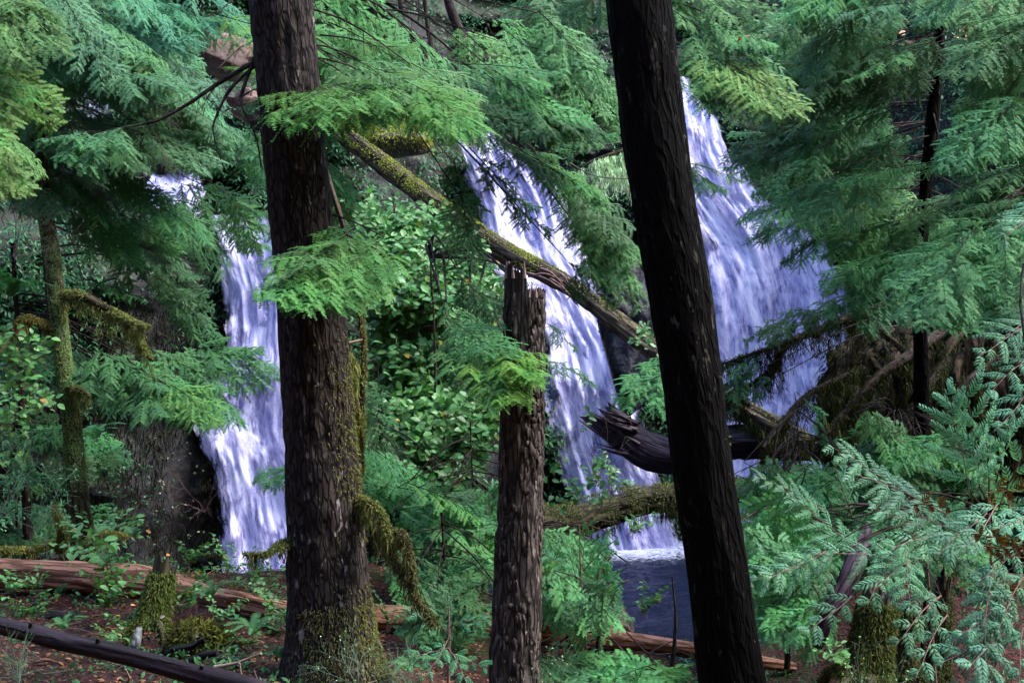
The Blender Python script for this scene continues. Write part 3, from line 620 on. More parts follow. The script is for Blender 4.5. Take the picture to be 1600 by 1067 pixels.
stump('mossy_stump', 'golden mossy stump under the cedar branches at lower right', P(1350, 1068, 9.3), .13, .5, 103, (.12, .1), 9000, (.34, .38, .34), 4)
stump('mossy_stump', 'narrow mossy stub standing right of the golden stump', P(1415, 1066, 9.8), .07, .5, 104, (.02, 0), 3500, (.3, .34, .34), 2)
stump('mossy_stump', 'mossy stub half hidden behind cedar twigs at the lower right edge', P(1462, 1060, 10.2), .07, .6, 105, (.05, 0), 3000, (.3, .33, .34), 2)
t, p, r = log_thing('leaning_log', 'purple brown log leaning against the golden mossy stump', 'log', [P(1275, 1010, 9.3), P(1292, 965, 9.3), P(1318, 915, 9.4), P(1340, 870, 9.6), P(1352, 830, 9.9)], [.06, .075, .08, .075, .05], 'wood_purple', 107, 36, .012, n=90)
# root bank
t = thing('root_wad', 'big dark mossy mass of upturned roots at right beside the waterfall', 'roots', P(1450, 760, 14))
import bmesh
bm = bmesh.new(); bmesh.ops.create_icosphere(bm, subdivisions=6, radius=1); v = np.array([x.co for x in bm.verts]); f = np.array([[q.index for q in x.verts] for x in bm.faces]); bm.free()
n0 = v.copy(); rr_ = 1+.22*fbm(v[:, 0]*2, v[:, 1]*2, v[:, 2]*.9, 4, 111)+.16*(1-np.abs(fbm(v[:, 0]*5, v[:, 1]*5, v[:, 2]*1.1, 3, 112))*2)
v = v*rr_[:, None]*np.array((1.35, .9, 1.0))+P(1520, 625, 15); mb = MB(); mb.add(v, f, 0, (v-P(1520, 625, 15))); 
M['root_soil'] = bark_mat('root_soil', (.006, .004, .003), (.055, .036, .024), 9, .3, moss=.06, side=(-.2, -.3, .6), mosscol=(.05, .055, .012), bd=.03)
part('root_plate', mb, M['root_soil'], t)
mb = MB(); i = rg.integers(0, len(v), 42000); k = (n0[i, 1] < .3) & (fbm(v[i, 0]*3, v[i, 1]*3, v[i, 2]*1.5, 3, 5) > rg.normal(size=len(i))*.4-.05); i = i[k]
strands(mb, v[i]+rg.normal(size=(len(i), 3))*.03, n0[i]*.6+rg.normal(size=(len(i), 3))*.4+[0, 0, -.9], rg.uniform(.04, .14, len(i)), .012, rg); part('hanging_moss', mb, M['moss_dark'], t, color=(.55, .56, .6))
for k in range(22):
    x = rg.uniform(1330, 1600); y = rg.uniform(500, 640); q = spl([P(x, y, 14.0+rg.normal()*.15), P(x+rg.normal()*25, y+60, 13.75+rg.normal()*.1), P(x+rg.normal()*40-20, y+rg.uniform(120, 220), 13.9)], 26)
    qr = np.linspace(rg.uniform(.03, .07), .015, 26); mb = MB(); tube(mb, q, qr, 9, 0, bark_disp(.006, 10, 2, 120+k, .012)); o = part('root', mb, M['root_soil'], t)
    mb = MB(); moss_on(mb, q, qr, 900, rg, (0, -1, .4), 1, (.02, .06), .008, -.1, .8); part('moss', mb, M['moss_dark'], o)
for pts, r0, r1, cu in (([(1375, 478, 13.8), (1340, 492, 13.5), (1290, 512, 13.3), (1200, 545, 13), (1110, 575, 12.8)], .05, .016, 60),
                        ([(1232, 535, 13.1), (1190, 590, 12.9), (1130, 618, 12.8)], .022, .01, 20),
                        ([(1345, 575, 13.9), (1318, 588, 13.6), (1265, 615, 13.4), (1222, 660, 13.2), (1192, 700, 13)], .022, .028, 44),
                        ([(1470, 520, 14), (1420, 555, 13.5), (1365, 595, 13.3), (1320, 645, 13.2), (1285, 682, 13.1), (1235, 690, 13)], .06, .02, 44),
                        ([(1480, 560, 13.8), (1440, 620, 13.5), (1400, 680, 13.4), (1385, 730, 13.4)], .05, .03, 30),
                        ([(1560, 560, 13.8), (1510, 600, 13.5), (1470, 660, 13.4), (1440, 720, 13.4)], .05, .03, 26)):
    q = spl([P(*a) for a in pts], 50); qr = np.linspace(r0, r1, 50)
    mb = MB(); tube(mb, q, qr, 10, 0, bark_disp(.004, 14, 3, 150, .008)); o = part('bough', mb, M['limb'], t)
    mb = MB(); moss_on(mb, q, qr, 2200, rg, (0, -.3, .4), 1, (.02, .05), .007, -.5, .5); add_curtain(mb, q, int(cu*1.5), rg, (.08, .42)); part('moss', mb, M['moss_dark'], o, color=(.7, .7, .9))
for x, y in ((1190, 690), (1225, 700), (1286, 660), (1205, 720), (1310, 690)):
    q = spl([P(x, y-18, 13.1), P(x+4, y+10, 13.05), P(x-3, y+40, 13.1)], 12); mb = MB(); add_curtain(mb, q, 12, rg, (.05, .18)); tube(mb, q, .014, 6); part('hanging_moss', mb, M['moss_dark'], t)
# ------------------------------------------------------------------ foliage generators (real-sized, shared meshes)
def blades(mb, p, d, s, n_, L, W, back=.5, mat=0):
    """one triangle per needle: base along d, tip out along s."""
    a = p-d*W[:, None]*.5; b = p+d*W[:, None]*.5; e = p+s*L[:, None]+d*L[:, None]*back+n_
    v = np.stack([a, b, e], 1).reshape(-1, 3); k = np.arange(len(p))[:, None]*3; mb.add(v, k+np.array([[0, 1, 2]]), mat)
def needle_twigs(mb, o, d, s, L, rng_, sp=.0085, nl=.0185, nw=.0125, sag=.3):
    """o,d,s: origins, directions, in-plane side vectors of twigs; needles as triangles both sides."""
    K = np.maximum((L/sp).astype(int), 2); idx = np.repeat(np.arange(len(L)), K)
    j = np.concatenate([np.arange(k) for k in K]); t = (j+.5)/K[idx]
    dist = t*L[idx]; pos = o[idx]+d[idx]*dist[:, None]; pos[:, 2] -= sag*(t**2)*L[idx]
    for sg in (-1, 1):
        ll = nl*(1-.55*t**3)*(.55+.45*np.minimum(1, t*6))*rng_.uniform(.75, 1.25, len(t))
        blades(mb, pos, d[idx], s[idx]*sg, rng_.normal(size=pos.shape)*.0022, ll, np.full(len(t), nw)*rng_.uniform(.8, 1.2, len(t)), .45)
def hemlock(L, W, seed, sp1=.050, sp2=.034, dens=1.0, sag=.15, open_=.0):
    """a drooping flat hemlock spray along +X, plane XY, with twig wood (slot 1)."""
    r = np.random.default_rng(seed); mb = MB(); n = int(L/sp1*dens)
    O, D, S, LL = [], [], [], []
    ax = lambda t: np.array((t*L, .03*L*math.sin(t*4+seed), -sag*L*t*t+.06*L*t))
    tube(mb, np.array([ax(t) for t in np.linspace(0, .97, 9)]), np.linspace(.0042, .0012, 9)*(L**.5), 4, 1)
    wob = r.uniform(.6, 1.15, n)
    for k in range(n):
        t = .06+.94*(k+r.random()*.6)/n; p0 = ax(min(t, .995)); sd = 1 if k % 2 else -1
        tt = ax(min(t+.03, 1.0))-ax(min(t, .995)-.01); a0 = math.atan2(tt[1], tt[0])
        env = W*(min(1, .45+t*1.9)*(1-t)**.62*1.15+.05)*(1.0 if r.random() > .22 else .4)*(.75+.5*wob[k])
        if r.random() < open_: continue
        ang = a0+sd*R(r.uniform(44, 60)*(1-.45*t)); dd = np.array((math.cos(ang), math.sin(ang), 0))
        nseg = 6; roll = r.normal()*.12; pts = []
        curl = -sd*r.uniform(.1, .35)
        for q in range(nseg+1):
            u = q/nseg; an = ang+curl*u; pts.append((pts[-1] if q else p0)+(np.array((math.cos(an), math.sin(an), -.10-.55*u*sag*2+roll))*env/nseg if q else 0))
        pts = np.array(pts); tube(mb, pts, np.linspace(.0014, .0006, nseg+1), 3, 1, cap=(False, False))
        m = max(int(env/sp2), 2)
        for i in range(m):
            u = (i+.6)/m; f = u*nseg; a = min(int(f), nseg-1); pp = pts[a]+(pts[a+1]-pts[a])*(f-a); dr = nrm(pts[a+1]-pts[a]); an = math.atan2(dr[1], dr[0])
            for s2 in (-1, 1):
                if r.random() < .15: continue
                l2 = (.030+.085*min(1, env/.25)*math.sin(math.pi*min(.98, .22+.72*(1-u)))**1)*r.uniform(.55, 1.25)
                b = an+s2*R(r.uniform(42, 58)); d2 = np.array((math.cos(b), math.sin(b), dr[2]-.05+r.normal()*.12)); d2 /= np.linalg.norm(d2)
                O.append(pp); D.append(d2); S.append(np.array((-math.sin(b), math.cos(b), r.normal()*.10))); LL.append(l2)
        O.append(pts[0]); dv = pts[-1]-pts[0]; le = np.linalg.norm(dv); dv = dv/le; D.append(dv); S.append(np.array((-dv[1], dv[0], 0))); LL.append(le*1.03)
    needle_twigs(mb, np.array(O), np.array(D), np.array(S), np.array(LL), r)
    return mb
def cedar(L, W, seed, sp1=.047, upright=False):
    r = np.random.default_rng(seed); mb = MB(); n = int(L/sp1); O, D, S, LL = [], [], [], []
    ax = lambda t: np.array((t*L, .02*L*math.sin(t*5+seed), (-.10 if not upright else .0)*L*t*t))
    tube(mb, np.array([ax(t) for t in np.linspace(0, .98, 12)]), np.linspace(.0045, .0013, 12)*max(L, .5)**.5, 5, 1)
    for k in range(n):
        t = .05+.95*(k+r.random()*.3)/n; p0 = ax(min(t, .99)); sd = 1 if k % 2 else -1
        if r.random() < .07: continue
        env = W*(min(1, .6+t*1.2)*(1-t)**.5*1.1+.10)*r.uniform(.55, 1.2)
        ang = sd*R(r.uniform(52, 68)*(1-.3*t)); drop = r.uniform(.05, .8); pts = [p0]; ns = 7
        lift = .35 if upright else 0
        for q in range(ns):
            u = q/ns; an = ang*(1-.2*u); pts.append(pts[-1]+np.array((math.cos(an), math.sin(an), lift-(drop+lift)*u*1.2))*env/ns)
        pts = np.array(pts); tube(mb, pts, np.linspace(.0018, .0008, ns+1), 3, 0, cap=(False, False))
        m = max(int(env/.0150), 4)
        for i in range(m):
            u = (i+.5)/m; f = u*ns; a = min(int(f), ns-1); pp = pts[a]+(pts[a+1]-pts[a])*(f-a); dr = nrm(pts[a+1]-pts[a]); an = math.atan2(dr[1], dr[0])
            for s2 in (-1, 1):
                l2 = (.012+.038*(1-u)**.6*min(1, u*5+.35))*r.uniform(.8, 1.2)*min(1, env/.12+.3)
                b = an+s2*R(48+r.normal()*5); O.append(pp); D.append(np.array((math.cos(b), math.sin(b), dr[2]-.15+r.normal()*.06))); S.append(np.array((-math.sin(b), math.cos(b), 0))); LL.append(l2)
    O, D, S, LL = map(np.array, (O, D, S, LL)); D = nrm(D); h = LL[:, None]; wd = .0042
    dn = np.zeros_like(O); dn[:, 2] = 1
    v = np.stack([O-S*wd*.6, O+S*wd*.6, O+D*h*.55+S*wd*1.25, O+D*h*.55-S*wd*1.25, O+D*h-dn*h*.22], 1).reshape(-1, 3); b = (np.arange(len(O))*5)[:, None]
    n0 = mb.n; mb.add(v, b+np.array([[0, 1, 2, 3]]), 0); mb.f.append(b+np.array([[3, 2, 4]])+n0); mb.m.append(np.zeros(len(O), np.int32))
    return mb
def oval_leaves(mb, pos, dirs, nor, L, W, mat=0, fold=.12):
    """broad folded oval leaves, 8 faces each."""
    pos = np.asarray(pos); d = nrm(dirs); s = nrm(np.cross(nor, d)); nn = np.cross(d, s); L = np.asarray(L)[:, None]; W = np.asarray(W)[:, None]
    pr = [(0, 0), (.18, .62), (.48, 1.0), (.78, .68), (1, 0)]; rows = []
    for t, w_ in pr:
        c = pos+d*L*t-nn*L*(.22*t*t); rows.append(c)
        if 0 < w_: rows += [c+s*W*.5*w_+nn*W*fold*w_, c-s*W*.5*w_+nn*W*fold*w_]
    v = np.stack(rows, 1).reshape(-1, 3); k = (np.arange(len(pos))*11)[:, None]
    q = np.array([[1, 4, 5, 2], [1, 3, 6, 4], [4, 7, 8, 5], [4, 6, 9, 7]]); tr = np.array([[0, 1, 2], [0, 3, 1], [7, 10, 8], [7, 9, 10]])
    n0 = mb.n; mb.add(v, (k[:, :, None]+q[None]).reshape(-1, 4), mat)
    mb.f.append((k[:, :, None]+tr[None]).reshape(-1, 3)+n0); mb.m.append(np.full(len(pos)*4, mat, np.int32))
def salal(seed, h=.45, stems=7, leaf=.075, lean=.55):
    r = np.random.default_rng(seed); mb = MB(); P_, D_, N_, LL = [], [], [], []
    for k in range(stems):
        a = r.uniform(0, 2*np.pi); o = np.array((math.cos(a)*lean, math.sin(a)*lean, 1)); hh = h*r.uniform(.6, 1.2)
        q = spl([np.zeros(3)+r.normal(size=3)*[.03, .03, 0], o*hh*.55+[0, 0, .05*h], o*hh+np.array((math.cos(a), math.sin(a), -.3))*h*.25], 12)
        tube(mb, q, np.linspace(.003, .0012, 12), 4, 1); m = int(7+hh*14)
        for i in range(m):
            u = .22+.78*i/m; f = u*11; b = min(int(f), 10); p = q[b]+(q[b+1]-q[b])*(f-b); t_ = nrm(q[b+1]-q[b]); sd = 1 if i % 2 else -1
            d = t_*.4+sd*nrm(np.cross(t_, (0, 0, 1)))+r.normal(size=3)*.3; P_.append(p); D_.append(d); N_.append(np.array((0, 0, 1))+r.normal(size=3)*.45); LL.append(leaf*r.uniform(.65, 1.2))
    LL = np.array(LL); oval_leaves(mb, P_, D_, N_, LL, LL*.62); return mb
def sword_fern(seed, L=.4, fronds=9, arch=.8):
    r = np.random.default_rng(seed); mb = MB(); O, D, S, LL, NN = [], [], [], [], []
    for k in range(fronds):
        a = 2*np.pi*k/fronds+r.normal()*.25; h = np.array((math.cos(a), math.sin(a), 0)); l = L*r.uniform(.7, 1.15)
        q = spl([np.zeros(3), h*l*.35+[0, 0, l*.42*arch], h*l*.8+[0, 0, l*.35*arch]], 14); tube(mb, q, np.linspace(.003, .001, 14), 4, 1)
        for i in range(34):
            u = .12+.88*i/34; f = u*13; b = min(int(f), 12); p = q[b]+(q[b+1]-q[b])*(f-b); t_ = nrm(q[b+1]-q[b]); s_ = nrm(np.cross(t_, (0, 0, 1)))
            for sd in (-1, 1):
                O.append(p); D.append(s_*sd+t_*.35+[0, 0, .1+r.normal()*.08]); S.append(t_); LL.append(l*.19*min(1, u*4)*(1-u)**.6+.006)
    O, D, S, LL = map(np.array, (O, D, S, LL)); D = nrm(D); h = LL[:, None]; wd = h*0+L*.011
    v = np.stack([O-S*wd, O+S*wd, O+D*h*.6+S*wd*.8, O+D*h*.6-S*wd*.8, O+D*h+S*h*.15], 1).reshape(-1, 3); b = (np.arange(len(O))*5)[:, None]
    n0 = mb.n; mb.add(v, b+np.array([[0, 1, 2, 3]]), 0); mb.f.append(b+np.array([[3, 2, 4]])+n0); mb.m.append(np.zeros(len(O), np.int32)); return mb
def twiggy(seed, h=.5, leaves=30, leaf=.016, wood=.0022, spread=.8, levels=3, n0_=4, base_dir=(0, 0, 1)):
    """bare branching twigs with a few small leaves (huckleberry and dead brush)."""
    r = np.random.default_rng(seed); mb = MB(); tips = []
    def grow(p, d, l, w_, lv):
        q = [p]; dd = d
        for _ in range(5): dd = nrm(dd+r.normal(size=3)*.18+[0, 0, .02]); q.append(q[-1]+dd*l/5)
        q = np.array(q); tube(mb, q, np.linspace(w_, w_*.55, 6), 4, 1, cap=(False, False)); tips.extend(q[2:])
        if lv:
            for _ in range(r.integers(3, 6)):
                i = r.integers(1, 6); d2 = nrm(nrm(q[i]-q[i-1])+r.normal(size=3)*spread*.7); grow(q[i], d2, l*r.uniform(.45, .75), w_*.62, lv-1)
    for _ in range(n0_): grow(np.zeros(3), nrm(np.array(base_dir)+r.normal(size=3)*spread*.55), h*r.uniform(.5, .8), wood, levels-1)
    tips = np.array(tips)
    if leaves: i = r.integers(0, len(tips), leaves); oval_leaves(mb, tips[i], r.normal(size=(leaves, 3)), np.array((0, 0, 1))+r.normal(size=(leaves, 3))*.6, leaf*r.uniform(.7, 1.3, leaves), leaf*.6*np.ones(leaves))
    else: mb.add(np.zeros((3, 3)), [[0, 1, 2]], 0)
    return mb
HM = {}
def hmesh(kind, L, seed):
    k = (kind, round(L, 2), seed)
    if k not in HM:
        if kind == 'hem': HM[k] = hemlock(L, .30*L**.75+.05, seed*13+int(L*10)).mesh('hemlock_spray', [M['hemlock'], M['limb']], False, False)
        elif kind == 'thin': HM[k] = hemlock(L, .16*L**.75+.05, seed*17+int(L*10), open_=.35, sp1=.04).mesh('thin_hemlock_spray', [M['hemlock'], M['limb']], False, False)
        elif kind == 'cedar': HM[k] = cedar(L, .18 if L > .5 else .12, seed*7+int(L*10)).mesh('cedar_spray', [M['cedar'], M['twig_red']], False, False)
        elif kind == 'upright': HM[k] = cedar(L, .27, seed*7+int(L*10), .05, True).mesh('cedar_leader', [M['cedar'], M['twig_red']], False, False)
    return HM[k]
LENS = {'hem': (.45, .7, 1.0, 1.4), 'thin': (.7, 1.1), 'cedar': (.35, .6, .9), 'upright': (.6, 1.0)}
def place_spray(parent, base, tip, kind, tone, r, name='foliage', roll=.3, face=.55):
    base = np.asarray(base, float); tip = np.asarray(tip, float); dv = tip-base; L = np.linalg.norm(dv)
    l0 = min(LENS[kind], key=lambda q: abs(math.log(q/L))); me = hmesh(kind, l0, int(r.integers(0, 7)))
    if kind == 'upright': tone = tuple(1.5*c for c in tone)  # leaders coloured brighter to make up for light their vertical planes miss
    X = dv/L; nb = np.array((r.normal()*roll, -face+r.normal()*roll, 1.0)); nb = nb-X*(nb@X); Z = nrm(nb); Yv = np.cross(Z, X)
    o = bpy.data.objects.new(name, me); COL.objects.link(o); o.color = (*tone, 1)
    Mx = Matrix(((X[0], Yv[0], Z[0]), (X[1], Yv[1], Z[1]), (X[2], Yv[2], Z[2]))).to_4x4() @ Matrix.Diagonal((L/l0, L/l0, L/l0, 1))
    Mx.translation = Vector(base)-worldloc(parent); o.parent = parent; o.matrix_basis = Mx
    return o

# keep-clear polygons (what the photograph shows through the gaps)
POLY = {
 'A': [(375, 375), (410, 400), (430, 430), (440, 470), (445, 880), (385, 895), (352, 765), (316, 655), (352, 540), (362, 440)],
 'A2': [(220, 255), (305, 258), (305, 285), (225, 282)], 'A3': [(110, 145), (172, 148), (170, 162), (112, 162)], 'RK': [(315, 45), (370, 42), (385, 105), (325, 100)],
 'B': [(724, 208), (765, 212), (870, 330), (905, 380), (955, 450), (985, 560), (1000, 690), (1040, 768), (945, 772), (880, 690), (855, 600), (850, 460), (790, 400), (765, 330)],
 'BR': [(925, 450), (1015, 455), (1030, 560), (1035, 600), (985, 600)],
 'C': [(1072, 150), (1100, 175), (1128, 225), (1150, 285), (1200, 345), (1290, 395), (1318, 470), (1322, 620), (1292, 688), (1140, 690), (1090, 300)],
 'E': [(925, 640), (1040, 650), (1045, 735), (940, 720)], 'F': [(865, 790), (1050, 765), (1050, 820), (870, 830)],
 'PO': [(965, 850), (1060, 825), (1080, 975), (985, 970)], 'DK': [(145, 590), (320, 650), (340, 850), (160, 830)], 'DB': [(100, 455), (240, 480), (240, 560), (110, 540)],
 'LG': [(545, 205), (620, 240), (695, 300), (695, 350), (640, 330), (545, 255)], 'MB': [(565, 190), (665, 190), (665, 250), (570, 250)], 'SB': [(570, 340), (700, 350), (765, 430), (780, 740), (690, 760), (640, 700), (580, 600)], 'LE': [(1130, 600), (1200, 640), (1265, 672), (1270, 722), (1130, 705)], 'LH': [(850, 965), (1060, 992), (1240, 1025), (1240, 1060), (1060, 1035), (850, 1010)],
 'RW': [(1325, 480), (1600, 480), (1600, 620), (1440, 640), (1400, 700), (1300, 700), (1240, 690)], 'ST': [(1275, 900), (1480, 930), (1480, 1067), (1300, 1067)], 'TG': [(1447, 100), (1478, 100), (1470, 150), (1462, 235), (1442, 235)], 'PK': [(960, 235), (990, 235), (990, 315), (930, 300)],
 'LM': [(55, 330), (80, 330), (130, 700), (140, 840), (105, 840), (70, 480)], 'FL': [(0, 860), (440, 860), (440, 1067), (0, 1067)],
}
ALL = tuple(POLY)
def inside(x, y, poly):
    c = False; n = len(poly); j = n-1
    for i in range(n):
        (xi, yi), (xj, yj) = poly[i], poly[j]
        if (yi > y) != (yj > y) and x < (xj-xi)*(y-yi)/(yj-yi)+xi: c = not c
        j = i
    return c
def proj(p): return 800+p[0]/(KX*p[1]), 533.5-(p[2]-CZ)/(KX*p[1])
def clear(base, tip, hw, keep, near=None):
    """share of a spray's footprint that would cover a keep-clear polygon."""
    bad = n = 0; dv = tip-base; sd = nrm(np.cross(dv, (0, -.5, 1)))
    for u in (.15, .4, .65, .9):
        for s_ in (-.8, 0, .8):
            q = base+dv*u+sd*s_*hw*(1-u*.6); x, y = proj(q); n += 1
            if any(inside(x, y, POLY[k]) for k in keep): bad += 1
    return bad/n
def limb(parent, trunk, base, r_, tip=None, w=None, rise=.28):
    """curved branch from the trunk polyline to the spray's base; returns the part."""
    tr = np.asarray(trunk); hd = np.linalg.norm((tr-base)[:, :2], axis=1); want = base[2]+rise*hd
    i = int(np.argmin(np.abs(tr[:, 2]-want)+.15*hd)); a = tr[i]; D = np.linalg.norm(base-a)
    mid = (a+base)/2+np.array((r_.normal()*.04*D, r_.normal()*.04*D, .07*D)); pts = [a, mid, base]
    q = spl(pts, max(6, int(D*7))); w = w or min(.017, .0035+.0042*D)
    mb = MB(); tube(mb, q, np.linspace(w, .003, len(q)), 6, 0, lambda x, y, z, r2: .25*r2*noise3(x*30, y*30, z*6, 3))
    if D > .6:
        for _ in range(int(D*5)):   # dead side twigs
            k = r_.integers(len(q)//3, len(q)-1); d = nrm((q[min(k+1, len(q)-1)]-q[k])*.7+r_.normal(size=3)*.12*1.0); l = r_.uniform(.06, .28)
            e = [q[k], q[k]+d*l*.5, q[k]+d*l+[0, 0, -.15*l]]; tube(mb, spl(e, 5), np.linspace(.003, .001, 5), 3, 0, cap=(False, False))
    return part('branch', mb, M['limb'], parent)
TEAL = (.74, 1.0, 1.0); MID = (.95, 1.02, .8); LIME = (1.3, 1.24, .68); DEEP = (.56, .76, .62); BLUE = (.95, 1.05, 1.15); OLIVE = (.85, .75, .35)  # leaf tones carry some light: yellower for lit tips, bluer for shade
def jt(t, r_, k=.14): return tuple(max(.05, c*(1+r_.normal()*k*.5)*1.0) for c in np.array(t)*(1+r_.normal()*k))
def region(tree, trunk, box, n, dep, ang, lens, tone, keep=ALL, kind='hem', seed=0, allow=.05, dz=.22, tone2=None, face=.55, tries=14, single=False, jit=15):
    """fill box with sprays whose tips point at picture angle ang (0 right, 90 down), each on its own limb."""
    r_ = np.random.default_rng(900+seed); n = max(4, int(n*.72)); x0, y0, x1, y1 = box; made = 0
    for k in range(n*tries):
        if made >= n: break
        d = r_.uniform(*dep); l = r_.uniform(*lens); tx, ty = r_.uniform(x0, x1), r_.uniform(y0, y1)
        a = R((ang if not callable(ang) else ang(tx, ty))+r_.normal()*jit); fore = .86; s_ = l*fore/(KX*d)
        bx, by = tx-math.cos(a)*s_, ty-math.sin(a)*s_
        tip = P(tx, ty, d-l*dz*r_.uniform(.2, 1.6)); base = P(bx, by, d)
        if clear(base, tip, .31*l+.02, keep) > allow: continue
        if kind == 'hem' and r_.random() < .12: kk = 'thin'
        else: kk = kind
        tn = jt(tone if tone2 is None or r_.random() < .6 else tone2, r_)
        o = limb(tree, trunk, base, r_, rise=r_.uniform(.15, .6)); place_spray(o, base, tip, kk, tn, r_, face=face); made += 1
    return made
def hemtree(label, trunk_px, d, rad=(.03, .08), name='hemlock_tree', group=None, mat='limb', n=90, cat='tree', moss=0):
    pts = spl([P(x, y, d+(q[0] if q else 0)) for x, y, *q in trunk_px], n)
    t = thing(name, label, cat, pts[-1], group); mb = MB(); tube(mb, pts, np.linspace(rad[0], rad[1], n), 16, 0, bark_disp(rad[1]*.12, 20, 3, int(abs(trunk_px[0][0])) % 97, rad[1]*.1))
    part('trunk', mb, M[mat], t)
    return t, pts
def explicit(tree, trunk, rows, kind='hem', tone=MID, seed=0, face=.55, w=None, rise=.28):
    r_ = np.random.default_rng(500+seed)
    for bx, by, tx, ty, d0, d1, *rest in rows:
        tn = rest[0] if rest else tone; b = P(bx, by, d0); o = limb(tree, trunk, b, r_, w=w, rise=rise); place_spray(o, b, P(tx, ty, d1), rest[1] if len(rest) > 1 else kind, jt(tn, r_, .08), r_, face=face, roll=.15)
NB = 'hemlock trees around the falls'
# left
tr, tk = hemtree('yellow green hemlock leaning in at the far left edge, nearest of the left hemlocks', [(-330, -500), (-320, 200), (-310, 1100)], 9.5, (.06, .13))
region(tr, tk, (-10, 55, 95, 330), 22, (8.8, 9.8), 32, (.6, .95), LIME, (), seed=1, tone2=(1.1, 1.25, .7), face=.5)
region(tr, tk, (-20, 0, 130, 100), 10, (9, 10), 30, (.6, .9), (1.1, 1.2, .75), (), seed=2)
tr, tk = hemtree('tall blue green hemlock filling the top left corner above the upper cascades', [(-60, -500), (-58, 100), (-50, 500), (-40, 940)], 12.6, (.07, .17))
region(tr, tk, (60, 0, 300, 150), 46, (11.3, 13.5), 28, (.8, 1.5), TEAL, seed=3, tone2=MID)
region(tr, tk, (20, 120, 260, 330), 34, (12, 13.8), 30, (.7, 1.3), TEAL, seed=4, tone2=DEEP)
region(tr, tk, (100, 20, 420, 90), 14, (11.8, 12.6), 20, (.8, 1.3), (.62, 1.05, 1.3), seed=5)
tr, tk = hemtree('blue green hemlock with drooping sprays over the head of the near waterfall', [(20, -420), (50, 100), (85, 500), (122, 850)], 14.6, (.04, .08))
region(tr, tk, (190, 60, 420, 250), 46, (12.8, 14.4), 32, (.7, 1.2), TEAL, seed=6, tone2=MID)
region(tr, tk, (180, 250, 430, 440), 44, (12.8, 14.4), 38, (.6, 1.1), (.7, 1.05, .9), seed=7, tone2=DEEP)
region(tr, tk, (200, 440, 360, 530), 12, (13, 14.4), 45, (.5, .8), DEEP, seed=8)
tr, tk = hemtree('small hemlock spreading one layered bough below the mossy branch at left', [(20, 380), (30, 560), (40, 760), (45, 880)], 12.9, (.02, .05), name='hemlock_sapling')
explicit(tr, tk, [(110, 560, 200, 610, 12.2, 11.9), (150, 545, 260, 600, 12.2, 11.8), (200, 560, 330, 640, 12.1, 11.7), (230, 540, 350, 600, 12.3, 11.9), (260, 550, 425, 580, 12.4, 12.0), (180, 580, 240, 640, 12.2, 11.8), (250, 580, 300, 645, 12.1, 11.7), (120, 575, 150, 610, 12.2, 12), (300, 590, 385, 650, 12.2, 11.8), (290, 540, 400, 555, 12.5, 12.1), (210, 600, 275, 648, 12, 11.6), (260, 600, 338, 650, 11.9, 11.5, (.9, 1.15, .7))], tone=(.7, 1.05, .85), seed=1)
# trunk 1's own boughs
tk1 = p1[::6]
explicit(tree1, tk1, [(560, 130, 434, 150, 8.3, 7.2, (1.0, 1.15, .6)), (600, 135, 470, 165, 8.1, 7.2, (1.0, 1.15, .6)), (540, 90, 640, 140, 8.2, 7.8, MID), (600, 115, 742, 185, 8.2, 7.6, (.95, 1.15, .55)), (560, 110, 680, 155, 8.2, 7.8, (.9, 1.1, .55)), (640, 100, 740, 165, 8.6, 8.2, MID), (520, 90, 620, 130, 8.4, 8.1, MID), (500, 165, 570, 185, 8.2, 7.7, (.8, 1.1, .6))], seed=3)
explicit(tree1, tk1, [(560, 350, 428, 440, 8.0, 7.2, (.95, 1.15, .65)), (600, 370, 470, 455, 8.0, 7.2, (.8, 1.1, .6)), (590, 390, 510, 465, 7.9, 7.3, (.75, 1.0, .6)), (540, 370, 440, 415, 7.9, 7.3, MID)], seed=4)
mb = MB()
for pts, w0 in (([(402, 95), (350, 125), (290, 165), (240, 190), (160, 205), (110, 215)], .014), ([(402, 100), (360, 140), (335, 190), (335, 215), (345, 250)], .011), ([(398, 90), (380, 140), (378, 165), (400, 215), (408, 260)], .012), ([(345, 128), (325, 150), (315, 175)], .004), ([(240, 190), (228, 210), (215, 222)], .003), ([(500, 55), (545, 60), (600, 75)], .006)):
    q = spl([P(x, y, 8.0-.05*i) for i, (x, y) in enumerate(pts)], 40); tube(mb, q, np.linspace(w0, w0*.2, 40), 7, 0, lambda x, y, z, r2: .35*r2*noise3(x*30, y*30, z*9, 3))
    for _ in range(int(w0*1600)):
        k = rg.integers(8, 38); dd = nrm(q[k+1]-q[k]+rg.normal(size=3)*.02); l = rg.uniform(.05, .22); tube(mb, spl([q[k], q[k]+dd*l*.5, q[k]+dd*l*.9+[0, 0, -.4*l]], 5), np.linspace(.002, .0008, 5), 3, cap=(False, False))
br = part('dead_branch', mb, M['limb'], tree1)
for a in ((150, 205, 72, 212), (185, 200, 120, 245), (200, 198, 150, 225), (165, 206, 95, 235)): place_spray(br, P(a[0], a[1], 7.8), P(a[2], a[3], 7.5), 'hem', jt((.7, 1.1, .85), rg), rg)
